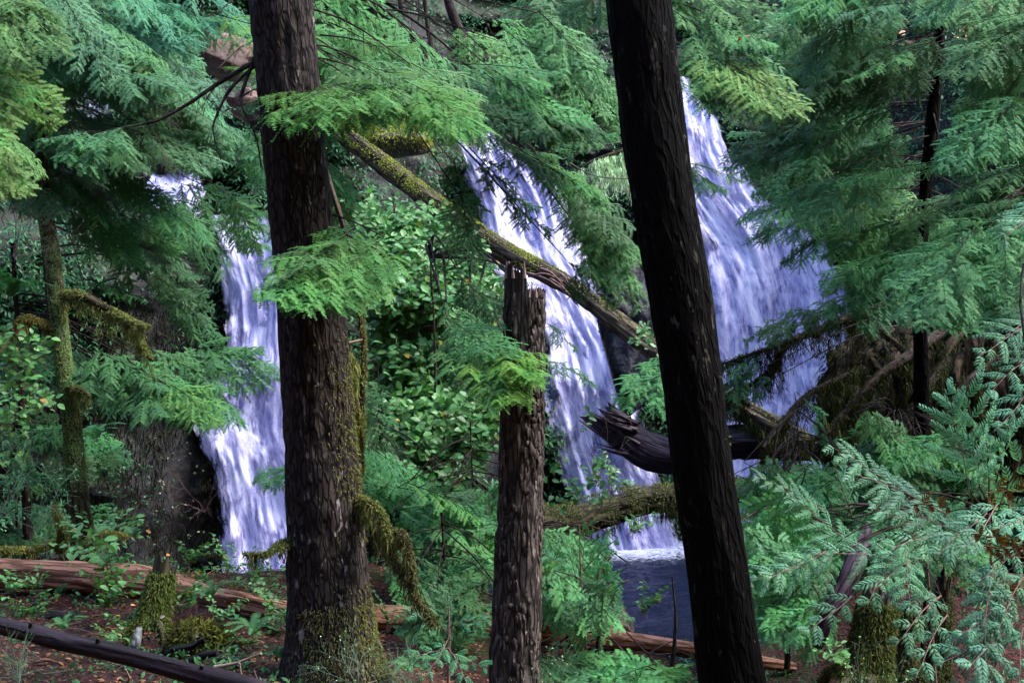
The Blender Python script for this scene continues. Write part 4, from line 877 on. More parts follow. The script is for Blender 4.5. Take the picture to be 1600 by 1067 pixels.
# right of trunk 1
tr, tk = hemtree('green hemlock behind the brown trunk sweeping boughs over the middle waterfall', [(430, -460), (446, 0), (468, 300), (488, 500), (505, 900)], 10.8, (.05, .12))
region(tr, tk, (520, 60, 760, 215), 34, (9.3, 10.8), 22, (.7, 1.15), (.75, 1.1, .7), seed=10, tone2=(.9, 1.1, .55))
region(tr, tk, (700, 90, 960, 215), 26, (9.8, 11.2), 15, (.7, 1.1), (.75, 1.1, .8), seed=11, tone2=DEEP)
region(tr, tk, (520, 215, 700, 460), 8, (9.3, 10.8), 42, (.5, .9), (.7, 1.05, .65), ('LG', 'MB', 'SB'), seed=12, tone2=DEEP)
explicit(tr, tk, [(760, 205, 850, 260, 10.6, 10.3), (800, 225, 945, 312, 10.5, 10.1, (.85, 1.15, .65)), (830, 250, 940, 300, 10.4, 10.1), (900, 300, 985, 365, 10.6, 10.2, DEEP), (900, 320, 1000, 430, 10.6, 10.2), (930, 330, 990, 400, 10.6, 10.2), (880, 290, 960, 380, 10.8, 10.4, DEEP), (705, 250, 755, 400, 10.2, 10, DEEP, 'thin'), (715, 300, 750, 410, 10.1, 9.9, DEEP), (760, 240, 810, 340, 10.6, 10.4, DEEP, 'thin'), (800, 300, 860, 370, 10.6, 10.4, DEEP, 'thin'), (880, 400, 960, 480, 10.6, 10.4, DEEP, 'thin'), (925, 380, 1005, 470, 10.6, 10.4, DEEP)], tone=(.7, 1.1, .7), seed=5, rise=.85)
tr, tk = hemtree('slim hemlock whose fanned spray crosses in front of the snag', [(672, 400, 3), (680, 560, 3), (682, 800, 2.5), (680, 960, 2)], 9.6, (.008, .03), name='hemlock_sapling')
explicit(tr, tk, [(700, 520, 800, 590, 8.9, 8.3, (.75, 1.1, .7)), (715, 530, 838, 575, 8.9, 8.2, (1.1, 1.25, .55)), (730, 545, 815, 605, 8.8, 8.2, (1.1, 1.2, .5)), (700, 500, 790, 545, 8.9, 8.4), (690, 470, 780, 520, 9.2, 9), (720, 430, 790, 500, 9.4, 9.2, DEEP), (850, 500, 905, 548, 9.2, 9.1, DEEP, 'thin'), (855, 560, 935, 600, 9.4, 9.2, DEEP, 'thin')], tone=(.6, .95, .7), seed=6)
tr, tk = hemtree('hemlock high on the bank between the middle waterfall and the black trunk', [(880, -420), (885, 60), (862, 235), (850, 250)], 15.5, (.05, .06))
region(tr, tk, (740, 0, 960, 160), 36, (14.2, 16.5), lambda x, y: 160 if x < 860 else 25, (.7, 1.2), (.7, 1.0, .75), seed=13, tone2=DEEP)
region(tr, tk, (850, 120, 1000, 240), 20, (14.2, 15.6), 60, (.5, .9), (.8, 1.15, .8), seed=14)
tr, tk = hemtree('dim hemlock at the top edge between the brown trunk and the dead stems', [(560, -420), (556, 40), (552, 130)], 15.5, (.06, .07), mat='bark_moss')
region(tr, tk, (500, -10, 640, 190), 34, (14, 16), lambda x, y: 35 if x > 560 else 140, (.6, 1.1), (.65, 1.0, .8), seed=15, tone2=DEEP)
for i_, (lb, pp_, d_) in enumerate((('dark bare leaning stem at the top beside the mossy one', [(655, -120), (668, 40), (690, 130)], 17), ('mossy stem rising out of the top edge right of the brown trunk', [(545, -120), (550, 20), (540, 90)], 16.4), ('thin crooked dead stem at the top centre', [(600, -120), (628, 20), (622, 90)], 16), ('thick dark trunk at the top edge left of the middle waterfall head', [(675, -160), (700, 0), (745, 110)], 19.5), ('thin tan stem near the top of the black trunk', [(862, -120), (868, 30), (868, 80)], 15))):
    hemtree(lb, pp_, d_, (.05, .07) if i_ in (1, 3) else (.025, .035), name='bare_tree', mat='bark_moss' if i_ == 1 else 'limb', cat='tree', n=40)
# bright limb left of trunk 3 (the hooked dead limb)
t = thing('dead_limb', 'short curved dead limb standing over the middle waterfall, left of the black trunk', 'branch', P(852, 245, 13))
for pts, w0 in (([(850, 247), (862, 225), (870, 200), (868, 175)], .03), ([(884, 235), (890, 210), (895, 180)], .014), ([(880, 250), (920, 232), (975, 222)], .008), ([(880, 258), (905, 240), (960, 205)], .006), ([(890, 255), (930, 275), (985, 280)], .008)):
    q = spl([P(x, y, 13) for x, y in pts], 20); mb = MB(); tube(mb, q, np.linspace(w0, w0*.5, 20), 8, 0, bark_disp(.002, 20, 4, 3)); part('limb', mb, M['limb' if w0 > .01 else 'twig_grey'], t)
# pale lichen draped bough
t = thing('lichen_bough', 'pale green lichen draped bough left of the black trunk', 'branch', P(990, 235, 14))
q = spl([P(1050, 225, 14.2), P(990, 232, 14), P(930, 250, 13.8), P(905, 268, 13.8)], 40); mb = MB(); tube(mb, q, np.linspace(.03, .01, 40), 8); part('limb', mb, M['bark_moss'], t)
mb = MB(); add_curtain(mb, q, 100, rg, (.15, .55)); add_curtain(mb, q[:26]+[0, 0, -.15], 60, rg, (.15, .45)); part('lichen', mb, M['moss'], t, color=(2.6, 3.4, 8))

# right side
tr, tk = hemtree('young hemlock with a dark straight stem and layered boughs right of the waterfalls', [(1478, -300), (1468, 60), (1462, 140), (1454, 220), (1446, 300), (1438, 400), (1440, 620), (1445, 760)], 12.2, (.03, .075), mat='bark_black')
fan = lambda x, y: (158 if x < 1450 else 24)
region(tr, tk, (1150, -10, 1440, 130), 40, (10.8, 12.4), fan, (.7, 1.2), (.95, 1.25, 1.0), seed=20, tone2=TEAL)
region(tr, tk, (1130, 130, 1430, 300), 34, (11.2, 12.8), fan, (.7, 1.2), (.85, 1.15, .95), seed=21, tone2=DEEP)
region(tr, tk, (1180, 290, 1430, 430), 24, (11.2, 12.8), fan, (.6, 1.0), (.9, 1.2, .95), seed=22, tone2=TEAL)
tr, tk = hemtree('hemlock at the right edge with wide blue green fans of needles', [(1668, -300), (1660, 300), (1655, 780)], 11.6, (.05, .1))
region(tr, tk, (1440, 0, 1610, 240), 30, (10.6, 12), lambda x, y: 150 if x > 1520 else 165, (.7, 1.1), (.95, 1.25, 1.05), seed=23, tone2=MID)
region(tr, tk, (1440, 240, 1610, 420), 26, (10.4, 12), 160, (.6, 1.1), (.95, 1.25, 1.05), seed=24, tone2=(.7, 1.1, .9))
explicit(tr, tk, [(1560, 360, 1430, 450, 10.6, 10.1), (1540, 370, 1450, 480, 10.5, 10), (1580, 380, 1490, 500, 10.5, 10), (1600, 390, 1530, 500, 10.5, 10), (1520, 350, 1400, 430, 10.6, 10.2), (1560, 350, 1580, 460, 10.4, 10), (1500, 380, 1435, 500, 10.3, 9.9), (1610, 400, 1590, 480, 10.3, 9.9), (1600, 330, 1490, 380, 10.7, 10.3)], tone=(.75, 1.18, .9), seed=7)
tr, tk = hemtree('hemlock behind the right waterfall edge with sprays reaching over the white water', [(1478, -300), (1462, 160), (1446, 300), (1440, 600)], 13.8, (.03, .06))
region(tr, tk, (1150, 120, 1380, 330), 30, (12.4, 14), 160, (.6, 1.1), (.9, 1.2, 1.0), seed=25, tone2=DEEP)
explicit(tr, tk, [(1400, 420, 1290, 475, 13, 12.5), (1380, 400, 1300, 450, 13, 12.6), (1420, 430, 1340, 500, 12.9, 12.5), (1330, 340, 1230, 400, 13.2, 12.9), (1300, 300, 1160, 330, 13.2, 12.9), (1290, 340, 1170, 365, 13.3, 13), (1340, 480, 1160, 515, 12.9, 12.6, DEEP, 'thin'), (1330, 470, 1200, 530, 12.9, 12.7, DEEP, 'thin'), (1260, 250, 1140, 250, 13.2, 12.9), (1200, 560, 1110, 575, 12.9, 12.8), (1190, 575, 1120, 610, 12.9, 12.7, DEEP), (1210, 590, 1140, 640, 12.8, 12.6, DEEP, 'thin'), (1250, 220, 1150, 200, 13.2, 12.9), (1400, 380, 1340, 440, 12.8, 12.4)], tone=(.65, 1.08, .95), seed=8)
tr, tk = hemtree('bright green hemlock bough sweeping out from behind the top of the black trunk', [(1010, -300), (1020, 0), (1028, 120), (1034, 300)], 9.6, (.05, .08))
explicit(tr, tk, [(1110, 90, 1262, 160, 9.2, 8.8, LIME), (1090, 80, 1210, 150, 9.2, 8.8, (1.2, 1.25, .65)), (1070, 60, 1170, 130, 9.3, 8.9), (1130, 70, 1235, 130, 9.3, 9), (1060, 100, 1140, 160, 9.2, 8.9), (1050, 20, 1130, 80, 9.4, 9.1), (1100, 20, 1200, 60, 9.4, 9.1), (1065, 255, 1165, 275, 9.2, 8.9, LIME, 'thin'), (1060, 262, 1130, 290, 9.2, 9), (1120, 110, 1215, 165, 9.1, 8.8, (1.1, 1.2, .7)), (1060, 130, 1120, 150, 9.3, 9)], tone=(.8, 1.15, .85), seed=9)
region(tr, tk, (1060, -10, 1260, 110), 12, (9.2, 9.9), 25, (.5, .8), (.8, 1.15, .85), seed=26)
explicit(tr, tk, [(1055, 580, 975, 625, 9.6, 9.3), (1060, 575, 985, 600, 9.6, 9.3), (1060, 570, 1000, 600, 9.7, 9.5), (1050, 560, 1010, 575, 9.7, 9.5)], tone=(.7, 1.12, .85), seed=10)

# low hemlock saplings
LOWK = ('LH', 'LE', 'A', 'B', 'E', 'F', 'PO', 'SB', 'LM', 'FL', 'DK')
for i_, (lb, x0, y0, d_, box, n_, dep, tone, t2) in enumerate((
  ('low hemlock sapling between the brown trunk and the leafy bank', 590, 560, 11.8, (565, 600, 680, 780), 24, (11, 12.2), (.62, 1.0, .75), DEEP),
  ('feathery hemlock sapling left of the snag, above the white rapids', 735, 660, 11.2, (620, 760, 775, 900), 42, (10.2, 11.6), (.7, 1.05, .85), (.8, 1.15, .7)),
  ('low hemlock sapling beside the thin mossy boughs of the brown trunk', 690, 800, 9.8, (600, 880, 770, 1067), 40, (9.2, 10.4), (.62, 1.0, .8), DEEP),
  ('hemlock sapling just right of the foot of the snag', 885, 820, 10.3, (855, 850, 960, 1000), 26, (9.8, 10.8), (.7, 1.1, .8), (.8, 1.15, .6)),
  ('small hemlock seedling in front of the thin peeled log', 930, 930, 9.4, (860, 960, 1080, 1075), 26, (8.8, 9.8), (.68, 1.05, .8), DEEP),
  ('hemlock sapling against the right side of the black trunk, above the pool outlet', 1245, 640, 11.4, (1150, 700, 1330, 850), 40, (10.4, 11.8), (.6, 1.0, .75), DEEP),
  ('hemlock sapling low on the right side of the black trunk', 1230, 800, 9.6, (1165, 850, 1310, 1000), 30, (8.8, 10), (.68, 1.1, .85), TEAL),
  ('bushy hemlock sapling under the root mass at the right', 1400, 640, 12, (1290, 690, 1600, 800), 40, (11, 12.4), (.6, 1.05, .7), DEEP),
  ('hemlock seedling at the foot of the black trunk by the pool', 1050, 900, 9.8, (1000, 930, 1080, 1075), 10, (9.4, 10), (.75, 1.15, .7), MID),
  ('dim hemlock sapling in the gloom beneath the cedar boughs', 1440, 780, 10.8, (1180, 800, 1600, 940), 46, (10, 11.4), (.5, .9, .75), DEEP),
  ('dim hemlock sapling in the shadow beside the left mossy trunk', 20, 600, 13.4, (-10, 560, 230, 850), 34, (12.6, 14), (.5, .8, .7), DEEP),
  ('spindly hemlock seedling in front of the near waterfall, left of the brown trunk', 480, 640, 10, (400, 720, 470, 800), 6, (9.4, 10), (.7, 1.1, .9), TEAL))):
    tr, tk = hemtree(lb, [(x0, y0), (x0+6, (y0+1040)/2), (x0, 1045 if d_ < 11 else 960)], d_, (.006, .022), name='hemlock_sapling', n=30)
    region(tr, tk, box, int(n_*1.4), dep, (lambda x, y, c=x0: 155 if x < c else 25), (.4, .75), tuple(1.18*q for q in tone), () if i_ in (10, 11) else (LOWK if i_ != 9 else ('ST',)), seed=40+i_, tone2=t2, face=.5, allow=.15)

# western red cedars, lower right
def cedartree(label, trunk_px, d, rad=(.005, .011)):
    return hemtree(label, trunk_px, d, rad, 'cedar_sapling', mat='twig_red', n=50)
tr, tk = cedartree('pale cedar sapling with two upright feathery leaders at the right', [(1545, 800), (1550, 900), (1556, 1000), (1560, 1180)], 6.6)
explicit(tr, tk, [(1530, 760, 1508, 572, 6.5, 6.4, BLUE, 'upright'), (1515, 770, 1478, 605, 6.4, 6.3, BLUE, 'upright'), (1560, 740, 1577, 655, 6.5, 6.3, BLUE, 'upright'), (1480, 800, 1340, 728, 6.5, 6.1), (1420, 770, 1310, 692, 6.4, 6.1), (1540, 860, 1400, 770, 6.5, 6.2), (1560, 800, 1600, 700, 6.5, 6.3), (1540, 680, 1600, 650, 6.6, 6.4), (1560, 790, 1510, 850, 6.3, 6.0), (1580, 790, 1620, 850, 6.3, 6.0), (1540, 800, 1470, 860, 6.4, 6.1)], kind='cedar', tone=(1.15, 1.2, 1.3), seed=20, face=1.3)
tr, tk = cedartree('pale cedar sapling with long arching boughs beside the black trunk', [(1440, 800), (1450, 900), (1470, 1180)], 7.2)
explicit(tr, tk, [(1290, 800, 1190, 735, 7.1, 6.9), (1345, 860, 1230, 760, 7.1, 6.9), (1300, 870, 1175, 905, 7.0, 6.7), (1420, 865, 1270, 860, 7.1, 6.8), (1290, 860, 1205, 900, 7.0, 6.7), (1400, 860, 1360, 940, 6.9, 6.6, (1.1, 1.25, 1.2)), (1410, 850, 1430, 945, 6.9, 6.5, (1.1, 1.25, 1.2)), (1380, 880, 1470, 950, 6.9, 6.5), (1330, 810, 1310, 720, 7.2, 7.0), (1440, 820, 1370, 790, 7, 6.8), (1480, 830, 1400, 850, 7, 6.7), (1300, 870, 1290, 920, 7, 6.8), (1470, 930, 1400, 1000, 6.9, 6.6), (1480, 960, 1430, 1050, 6.9, 6.6), (1330, 930, 1265, 985, 7, 6.7), (1440, 870, 1380, 900, 7, 6.6), (1250, 800, 1225, 745, 7.1, 7)], kind='cedar', tone=(.85, 1.0, .95), seed=21, face=1.2)
tr, tk = cedartree('cedar sapling hanging dark feathery sprays in the bottom right corner', [(1640, 700), (1630, 900), (1630, 1180)], 6.0)
explicit(tr, tk, [(1560, 900, 1490, 1067, 5.9, 5.7), (1550, 880, 1540, 1080, 5.9, 5.6), (1580, 940, 1500, 985, 5.9, 5.7), (1590, 960, 1520, 1040, 5.9, 5.6, (1, 1.15, 1.3)), (1600, 900, 1560, 980, 5.9, 5.7), (1600, 980, 1590, 1080, 5.8, 5.6), (1560, 990, 1470, 1030, 5.9, 5.7), (1600, 860, 1530, 900, 6, 5.8), (1620, 800, 1560, 820, 6, 5.8), (1570, 1010, 1540, 1090, 5.8, 5.6, (1, 1.15, 1.3)), (1620, 600, 1560, 660, 6.2, 6), (1630, 500, 1530, 545, 6.4, 6.1), (1640, 480, 1560, 520, 6.5, 6.2), (1640, 540, 1550, 600, 6.4, 6.1), (1640, 300, 1570, 370, 6.6, 6.3), (1640, 320, 1580, 350, 6.6, 6.3)], kind='cedar', tone=(.85, 1.0, 1.05), seed=22, face=1.2)
mb = MB(); i = 260
c0 = P(1560, 890, 6.0)
for k in range(9):
    a = c0+rg.normal(size=3)*[.14, .1, .10]; mb2 = cedar(.28, .07, 60+k); vv = np.vstack(mb2.v); th_ = rg.uniform(0, 1.2); vv = vv[:, [0, 2, 1]]*[math.cos(th_)*.7, 1, 1]
    for v_, f_ in ((vv, None),): 
        for ff in mb2.f: pass
    n0 = mb.n; mb.v.append(vv+a); mb.a.append(vv); mb.f += [ff+n0 for ff in mb2.f]; mb.m += [np.zeros_like(q) for q in mb2.m]; mb.n += len(vv)
part('dead_foliage', mb, M['rust_leaf'], tr, color=(.4, .32, .38))
# a second low row of cedar seedlings right of the snag
tr, tk = cedartree('green cedar seedling with stacked ferny boughs right of the snag', [(905, 820), (908, 900), (915, 1000), (915, 1040)], 9.6)
explicit(tr, tk, [(905, 905, 850, 860, 9.5, 9.3), (910, 890, 960, 840, 9.5, 9.3), (905, 930, 955, 900, 9.4, 9.2), (905, 950, 850, 925, 9.4, 9.2), (908, 960, 965, 945, 9.4, 9.1), (910, 870, 920, 815, 9.5, 9.4), (905, 990, 860, 1010, 9.3, 9.1), (905, 920, 890, 850, 9.5, 9.3)], kind='cedar', tone=(.65, 1.0, .75), seed=23, face=1.0)
tr, tk = cedartree('cedar seedling at the bottom edge between the brown trunk and the snag', [(700, 930), (702, 1000), (700, 1090)], 8.2)
explicit(tr, tk, [(700, 985, 640, 950, 8.1, 7.9), (700, 980, 760, 960, 8.1, 7.9), (700, 1010, 630, 1030, 8.0, 7.8), (700, 1020, 760, 1040, 8.0, 7.8), (700, 1000, 660, 1060, 7.9, 7.7), (700, 1010, 735, 1070, 7.9, 7.7), (700, 970, 690, 915, 8.2, 8.1)], kind='cedar', tone=(.6, .9, .8), seed=24, face=1.0)
# ------------------------------------------------------------------ undergrowth
def settle(px, py, lo=5.0, hi=24.0, n=160):
    """first point where the ray through a photo pixel meets the ground or the cliff."""
    for d in np.linspace(lo, hi, n):
        q = P(px, py, d)
        if q[2] < ground_z(q[0], q[1]) or q[1] > cliff_s(q[0], q[2])-.15: return q
    return P(px, py, hi)
def instance(me, name, loc, rz, sc, tone, tilt=(0, 0)):
    o = bpy.data.objects.new(name, me); COL.objects.link(o); o.location = [float(v) for v in loc]; o.rotation_euler = (tilt[0], tilt[1], rz); o.scale = (sc,)*3; o.color = (*tone, 1); return o
SM = [salal(s, .42, 7).mesh('salal', [M['salal'], M['twig_red']], True, False) for s in range(4)]
FM = [sword_fern(s).mesh('fern', [M['fern'], M['twig_green']], False, False) for s in range(3)]
def salal_at(px, py, d, sc, label, tone=(1, 1, 1), tilt=(.35, 0)):
    o = instance(SM[rg.integers(0, 4)], 'salal_shrub', P(px, py, d), rg.uniform(0, 6), sc, tone, tilt); return tag(o, label, 'shrub', 'glossy leaved shrubs on the forest floor')
for a in ((185, 905, 9.6, 1.0, 'glossy leaved shrub standing on the peeled log behind the mossy stump'), (150, 965, 9.2, .8, 'glossy leaved shrub in front of the thick peeled log'), (222, 850, 9.9, .7, 'tall glossy sprig rising above the mossy stump'),
          (165, 1015, 8.4, .45, 'small leafy sprig beside the dark foreground log'), (10, 935, 9.3, .6, 'leafy shrub at the far left below the peeled log'), (355, 905, 9.6, .6, 'leafy sprig in front of the near waterfall foot'),
          (400, 930, 9.5, .65, 'glossy leaved shrub against the left side of the brown trunk'), (165, 1060, 7.9, .35, 'small sprig at the bottom edge in front of the dark log'), (605, 985, 8.8, .5, 'leafy sprig between the brown trunk and the thin peeled log'),
          (395, 1020, 8.3, .45, 'leafy sprig at the foot of the brown trunk, left side'), (955, 770, 14, .8, 'leafy shrub perched on the arched mossy log'), (985, 840, 13.8, .7, 'glossy sprig hanging below the arched mossy log'), (1005, 965, 12.8, .75, 'leafy shrub on the near bank of the dark pool'),
          (1330, 1050, 8.6, .5, 'leafy sprig between the golden stump and the leaning log'), (440, 985, 8.6, .4, 'low leafy sprig touching the brown trunk near its base'), (60, 930, 9.6, .45, 'sprig growing against the middle of the thick peeled log')):
    salal_at(*a)
for a in ((60, 975, 8.8, .6, 'glossy leaved shrub at the left edge between the two logs'), (300, 960, 9.0, .6, 'glossy leaved shrub just right of the mossy stump'), (420, 975, 8.8, .55, 'leafy shrub against the trunk below the end of the thick peeled log'), (120, 870, 10.1, .75, 'glossy leaved shrub behind the middle of the thick peeled log'), (170, 935, 9.3, .7, 'leafy shrub against the left side of the mossy stump'), (205, 990, 8.7, .5, 'leafy sprig at the left foot of the mossy stump'), (340, 975, 8.9, .5, 'leafy sprig right of the mossy stump, before the peeled log'), (430, 935, 9.1, .5, 'small leafy sprig on the log end beside the brown trunk'), (290, 890, 10.2, .55, 'leafy sprig behind the log left of the near waterfall'), (20, 1010, 7.9, .35, 'sprig at the left edge behind the dark foreground log')):
    salal_at(*a)
for (px, py, d, sc, lb) in ((10, 470, 11.4, 1.35, 'blue green sword fern arching in from the left edge'), (150, 690, 12.6, .9, 'dim sword fern in the dark hollow behind the left mossy trunk'), (330, 935, 9.4, .62, 'bright sword fern growing beside the peeled log'), (100, 985, 8.6, .5, 'fern between the thick peeled log and the dark log at lower left'), (440, 1030, 8.0, .45, 'little fern tucked against the lower left of the brown trunk'), (250, 935, 9.5, .5, 'fern behind the mossy stump against the peeled log'), (395, 990, 8.6, .55, 'small fern next to the left side of the brown trunk'), (95, 770, 13, 1.0, 'sword fern at the base of the slender mossy trunk'), (1560, 250, 13, 1.2, 'sword fern on the right hand slope'), (640, 1050, 7.8, .5, 'small fern at the bottom edge right of the brown trunk'), (880, 865, 12.5, .9, 'fern under the left end of the arched log')):
    o = instance(FM[rg.integers(0, 3)], 'sword_fern', P(px, py, d), rg.uniform(0, 6), sc, (.75, 1.1, 1.0) if d > 11 else (1.1, 1.2, .8), (.2, 0)); tag(o, lb, 'fern', 'ferns among the logs')
# salal carpet on the bank between the falls and at far left: one uncountable mass
def carpet(name, label, boxes, leaf, mat, dens, seed, tone=(1, 1, 1), dep=None, cat='ground cover', wood='twig_red'):
    r = np.random.default_rng(seed); P_, D_, N_, LL = [], [], [], []; mb = MB()
    for poly, n, d0, d1 in boxes:
        xs_ = [p[0] for p in poly]; ys_ = [p[1] for p in poly]; k = 0
        while k < n:
            x, y = r.uniform(min(xs_), max(xs_)), r.uniform(min(ys_), max(ys_))
            if not inside(x, y, poly): continue
            k += 1; d = d0+(d1-d0)*(1-(y-min(ys_))/(max(ys_)-min(ys_)))+r.normal()*.15
            q = P(x, y, d); q = q if dep is None else q
            dn = fbm(q[0]*1.8, q[2]*1.8, seed, 2, 5)
            if dn < -.5: continue
            s = nrm(np.array((r.normal()*.7, -.8, .6+r.normal()*.3))); st = spl([q+[0, .25, -.1], q+s*.1, q+s*.25+[0, 0, -.02]], 6); tube(mb, st, .002, 3, 1, cap=(False, False))
            for i in range(r.integers(5, 10)):
                p = st[2]+(st[5]-st[2])*r.random()*1.1; P_.append(p+r.normal(size=3)*.03); D_.append(s*.3+r.normal(size=3)*[.9, .5, .5]); N_.append(np.array((0, -.9, 1))+r.normal(size=3)*.4); LL.append(leaf*r.uniform(.6, 1.25))
    LL = np.array(LL); oval_leaves(mb, P_, D_, N_, LL, LL*.62)
    o = link(name, mb.mesh(name, [M[mat], M[wood]]), None, tone); return tag(o, label, cat, kind='stuff')
carpet('salal_thicket', 'dense glossy oval leaved thicket on the bank between the waterfalls', [([(575, 330), (700, 350), (750, 420), (760, 500), (570, 500)], 520, 13.0, 14.2), ([(565, 490), (640, 470), (770, 500), (785, 740), (700, 770), (640, 720), (590, 620)], 780, 12.4, 13.6), ([(620, 640), (780, 640), (775, 770), (700, 790), (630, 740)], 380, 12.0, 12.6)], .088, 'salal', 1, 3)
carpet('salal_thicket', 'glossy leaved thicket under the sword fern at the far left', [([(-10, 480), (40, 480), (90, 640), (60, 720), (-10, 740)], 110, 11.6, 12)], .075, 'salal', 1, 4)
carpet('leafy_brush', 'loose leafy brush between the snag and the middle waterfall', [([(852, 650), (905, 660), (960, 760), (940, 800), (852, 790)], 46, 13, 13.4), ([(990, 510), (1030, 520), (1025, 560), (995, 550)], 8, 17, 17)], .07, 'salal', 1, 6)
# general cliff vegetation
r = np.random.default_rng(55); mb = MB(); O = []; cnt = 0
n_c = 5200; X_ = r.uniform(-60, 1660, n_c); Y_ = r.uniform(-120, 860, n_c)
keepc = ('A', 'A2', 'A3', 'B', 'C', 'BR', 'RK', 'MB'); ok = np.array([not any(inside(x, y, POLY[k]) for k in keepc) for x, y in zip(X_, Y_)])
dark = np.exp(-((X_-230)/140)**2-((Y_-560)/260)**2); ok &= r.random(n_c) > dark*.93
W_ = on_cliff(X_, Y_, 0, cliff); ok &= (W_[:, 2] > -1.7) & (fbm(W_[:, 0]*.8, W_[:, 2]*.8, 0, 3, 91) > -.35)
W_ = W_[ok]; ms = 34; k = len(W_)
c = np.repeat(W_, ms, 0)+r.normal(size=(k*ms, 3))*[.16, .10, .10]+[0, -.12, 0]
az = r.uniform(0, 2*np.pi, k*ms); d = np.stack([np.cos(az), -np.abs(np.sin(az))*.7, -.35+.4*r.normal(size=k*ms)], 1)
l = r.uniform(.05, .13, k*ms); oval_leaves(mb, c, d, np.array((0, -.3, 1))+r.normal(size=c.shape)*.4, l, l*.34)
o = link('cliff_undergrowth', mb.mesh('cliff_undergrowth', M['fern'], False), None, (.7, .85, .7)); tag(o, 'patchy ferns and low leaves clinging to the cliff', 'undergrowth', kind='stuff')
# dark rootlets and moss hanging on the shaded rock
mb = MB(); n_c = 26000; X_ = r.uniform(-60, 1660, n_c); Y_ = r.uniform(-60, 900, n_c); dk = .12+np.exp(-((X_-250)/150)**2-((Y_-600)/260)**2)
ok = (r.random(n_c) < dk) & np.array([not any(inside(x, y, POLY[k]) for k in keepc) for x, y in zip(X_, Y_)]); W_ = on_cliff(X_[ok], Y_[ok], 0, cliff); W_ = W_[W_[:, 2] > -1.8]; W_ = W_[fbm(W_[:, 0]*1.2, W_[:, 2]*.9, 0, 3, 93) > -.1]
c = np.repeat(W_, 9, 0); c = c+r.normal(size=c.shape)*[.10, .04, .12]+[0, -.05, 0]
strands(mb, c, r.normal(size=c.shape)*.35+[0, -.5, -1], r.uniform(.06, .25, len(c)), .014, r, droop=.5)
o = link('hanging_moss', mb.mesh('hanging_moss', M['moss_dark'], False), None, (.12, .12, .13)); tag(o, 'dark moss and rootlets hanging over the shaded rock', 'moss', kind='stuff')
# dead brown twig tangles
def brush(name, label, px, py, d, seed, h=.7, leaves=0, mat='twig_grey', lm='pale_leaf', sp=.9, tone=(1, 1, 1), n0_=4, bd=(0, 0, 1), wood=.0028, leaf=.02, cat='brush', levels=3, group=None):
    o = link(name, twiggy(seed, h, leaves, leaf, wood, sp, levels, n0_, bd).mesh(name, [M[lm], M[mat]], True, False), None, tone); o.location = [float(v) for v in P(px, py, d)]; return tag(o, label, cat, group)
brush('bare_brush', 'fine bare twigs with tiny pale leaves in front of the near waterfall', 285, 860, 10.4, 1, .75, 46, 'limb', leaf=.024)
brush('bare_brush', 'reddish bare twigs by the dark rock left of the near waterfall', 320, 800, 11, 2, .6, 10, 'twig_red')
brush('bare_brush', 'grey tangle of dead twigs at the top right of the middle waterfall head', 690, 130, 15, 3, .9, 0, n0_=7, bd=(.2, -.3, .1))
brush('bare_brush', 'grey dead twigs hanging under the hemlock boughs at upper left', 235, 160, 12.2, 4, .6, 0, n0_=6, bd=(.4, -.2, -.3))
brush('bare_brush', 'dead twig tangle below the broken end of the mossy log section', 720, 440, 14, 5, .6, 0, n0_=5)
brush('bare_brush', 'reddish twigs with sparse leaves in front of the middle waterfall', 930, 760, 13, 6, .9, 20, 'twig_red', lm='salal', leaf=.03, n0_=3, wood=.003)
brush('huckleberry_bush', 'blue green wispy bush at the foot of the slender mossy trunk', 60, 830, 11, 7, .75, 420, 'twig_green', 'fern', 1.0, (.9, 1.15, 1.2), 6, leaf=.022)
brush('huckleberry_bush', 'wispy bush at far left with tiny bright leaves', 25, 800, 10.6, 8, .6, 300, 'twig_green', 'fern', 1.0, (.9, 1.1, 1), 5, leaf=.022)
brush('huckleberry_bush', 'thin green twigged bush at the base of the brown trunk', 560, 1075, 6.9, 9, .36, 24, 'twig_green', 'pale_leaf', .95, (.8, 1, .8), 5, wood=.0017, leaf=.012)
brush('huckleberry_bush', 'thin green twigged bush at the bottom edge left of the snag', 640, 1080, 7.2, 10, .34, 30, 'twig_green', 'fern', .95, (1, 1.2, 1), 5, wood=.0017, leaf=.014)
brush('huckleberry_bush', 'pale green twigs in the bottom left corner', 30, 1075, 6.4, 11, .3, 50, 'twig_green', 'fern', 1.1, (.9, 1.1, 1.1), 6, wood=.0016, leaf=.012)
brush('huckleberry_bush', 'pale twig with tiny leaves at the bottom centre, right of the snag', 875, 1080, 8, 12, .3, 26, 'twig_green', 'pale_leaf', .9, (1, 1, .8), 3, wood=.0016, leaf=.014)
brush('huckleberry_bush', 'thin stems with yellowish leaves at the foot of the golden stump', 1350, 1080, 8, 14, .35, 30, 'twig_green', 'pale_leaf', .9, (.7, 1, .5), 4, wood=.0016, leaf=.016)
brush('huckleberry_bush', 'dim twiggy bush in the hollow left of the near waterfall', 190, 800, 13, 15, .8, 260, 'limb', 'fern', 1, (.6, .8, .7), 5, leaf=.03)
brush('bare_brush', 'grey twigs with pinpoint buds at the left edge above the fern', 20, 400, 11.6, 16, .8, 30, 'twig_grey', 'pale_leaf', 1, (1, 1, 1), 6, bd=(.3, 0, .6), leaf=.012)
brush('bare_brush', 'tangle of grey dead twigs on the hemlock right of the falls', 1290, 270, 12.8, 17, .9, 0, n0_=6, bd=(.2, -.2, .1))
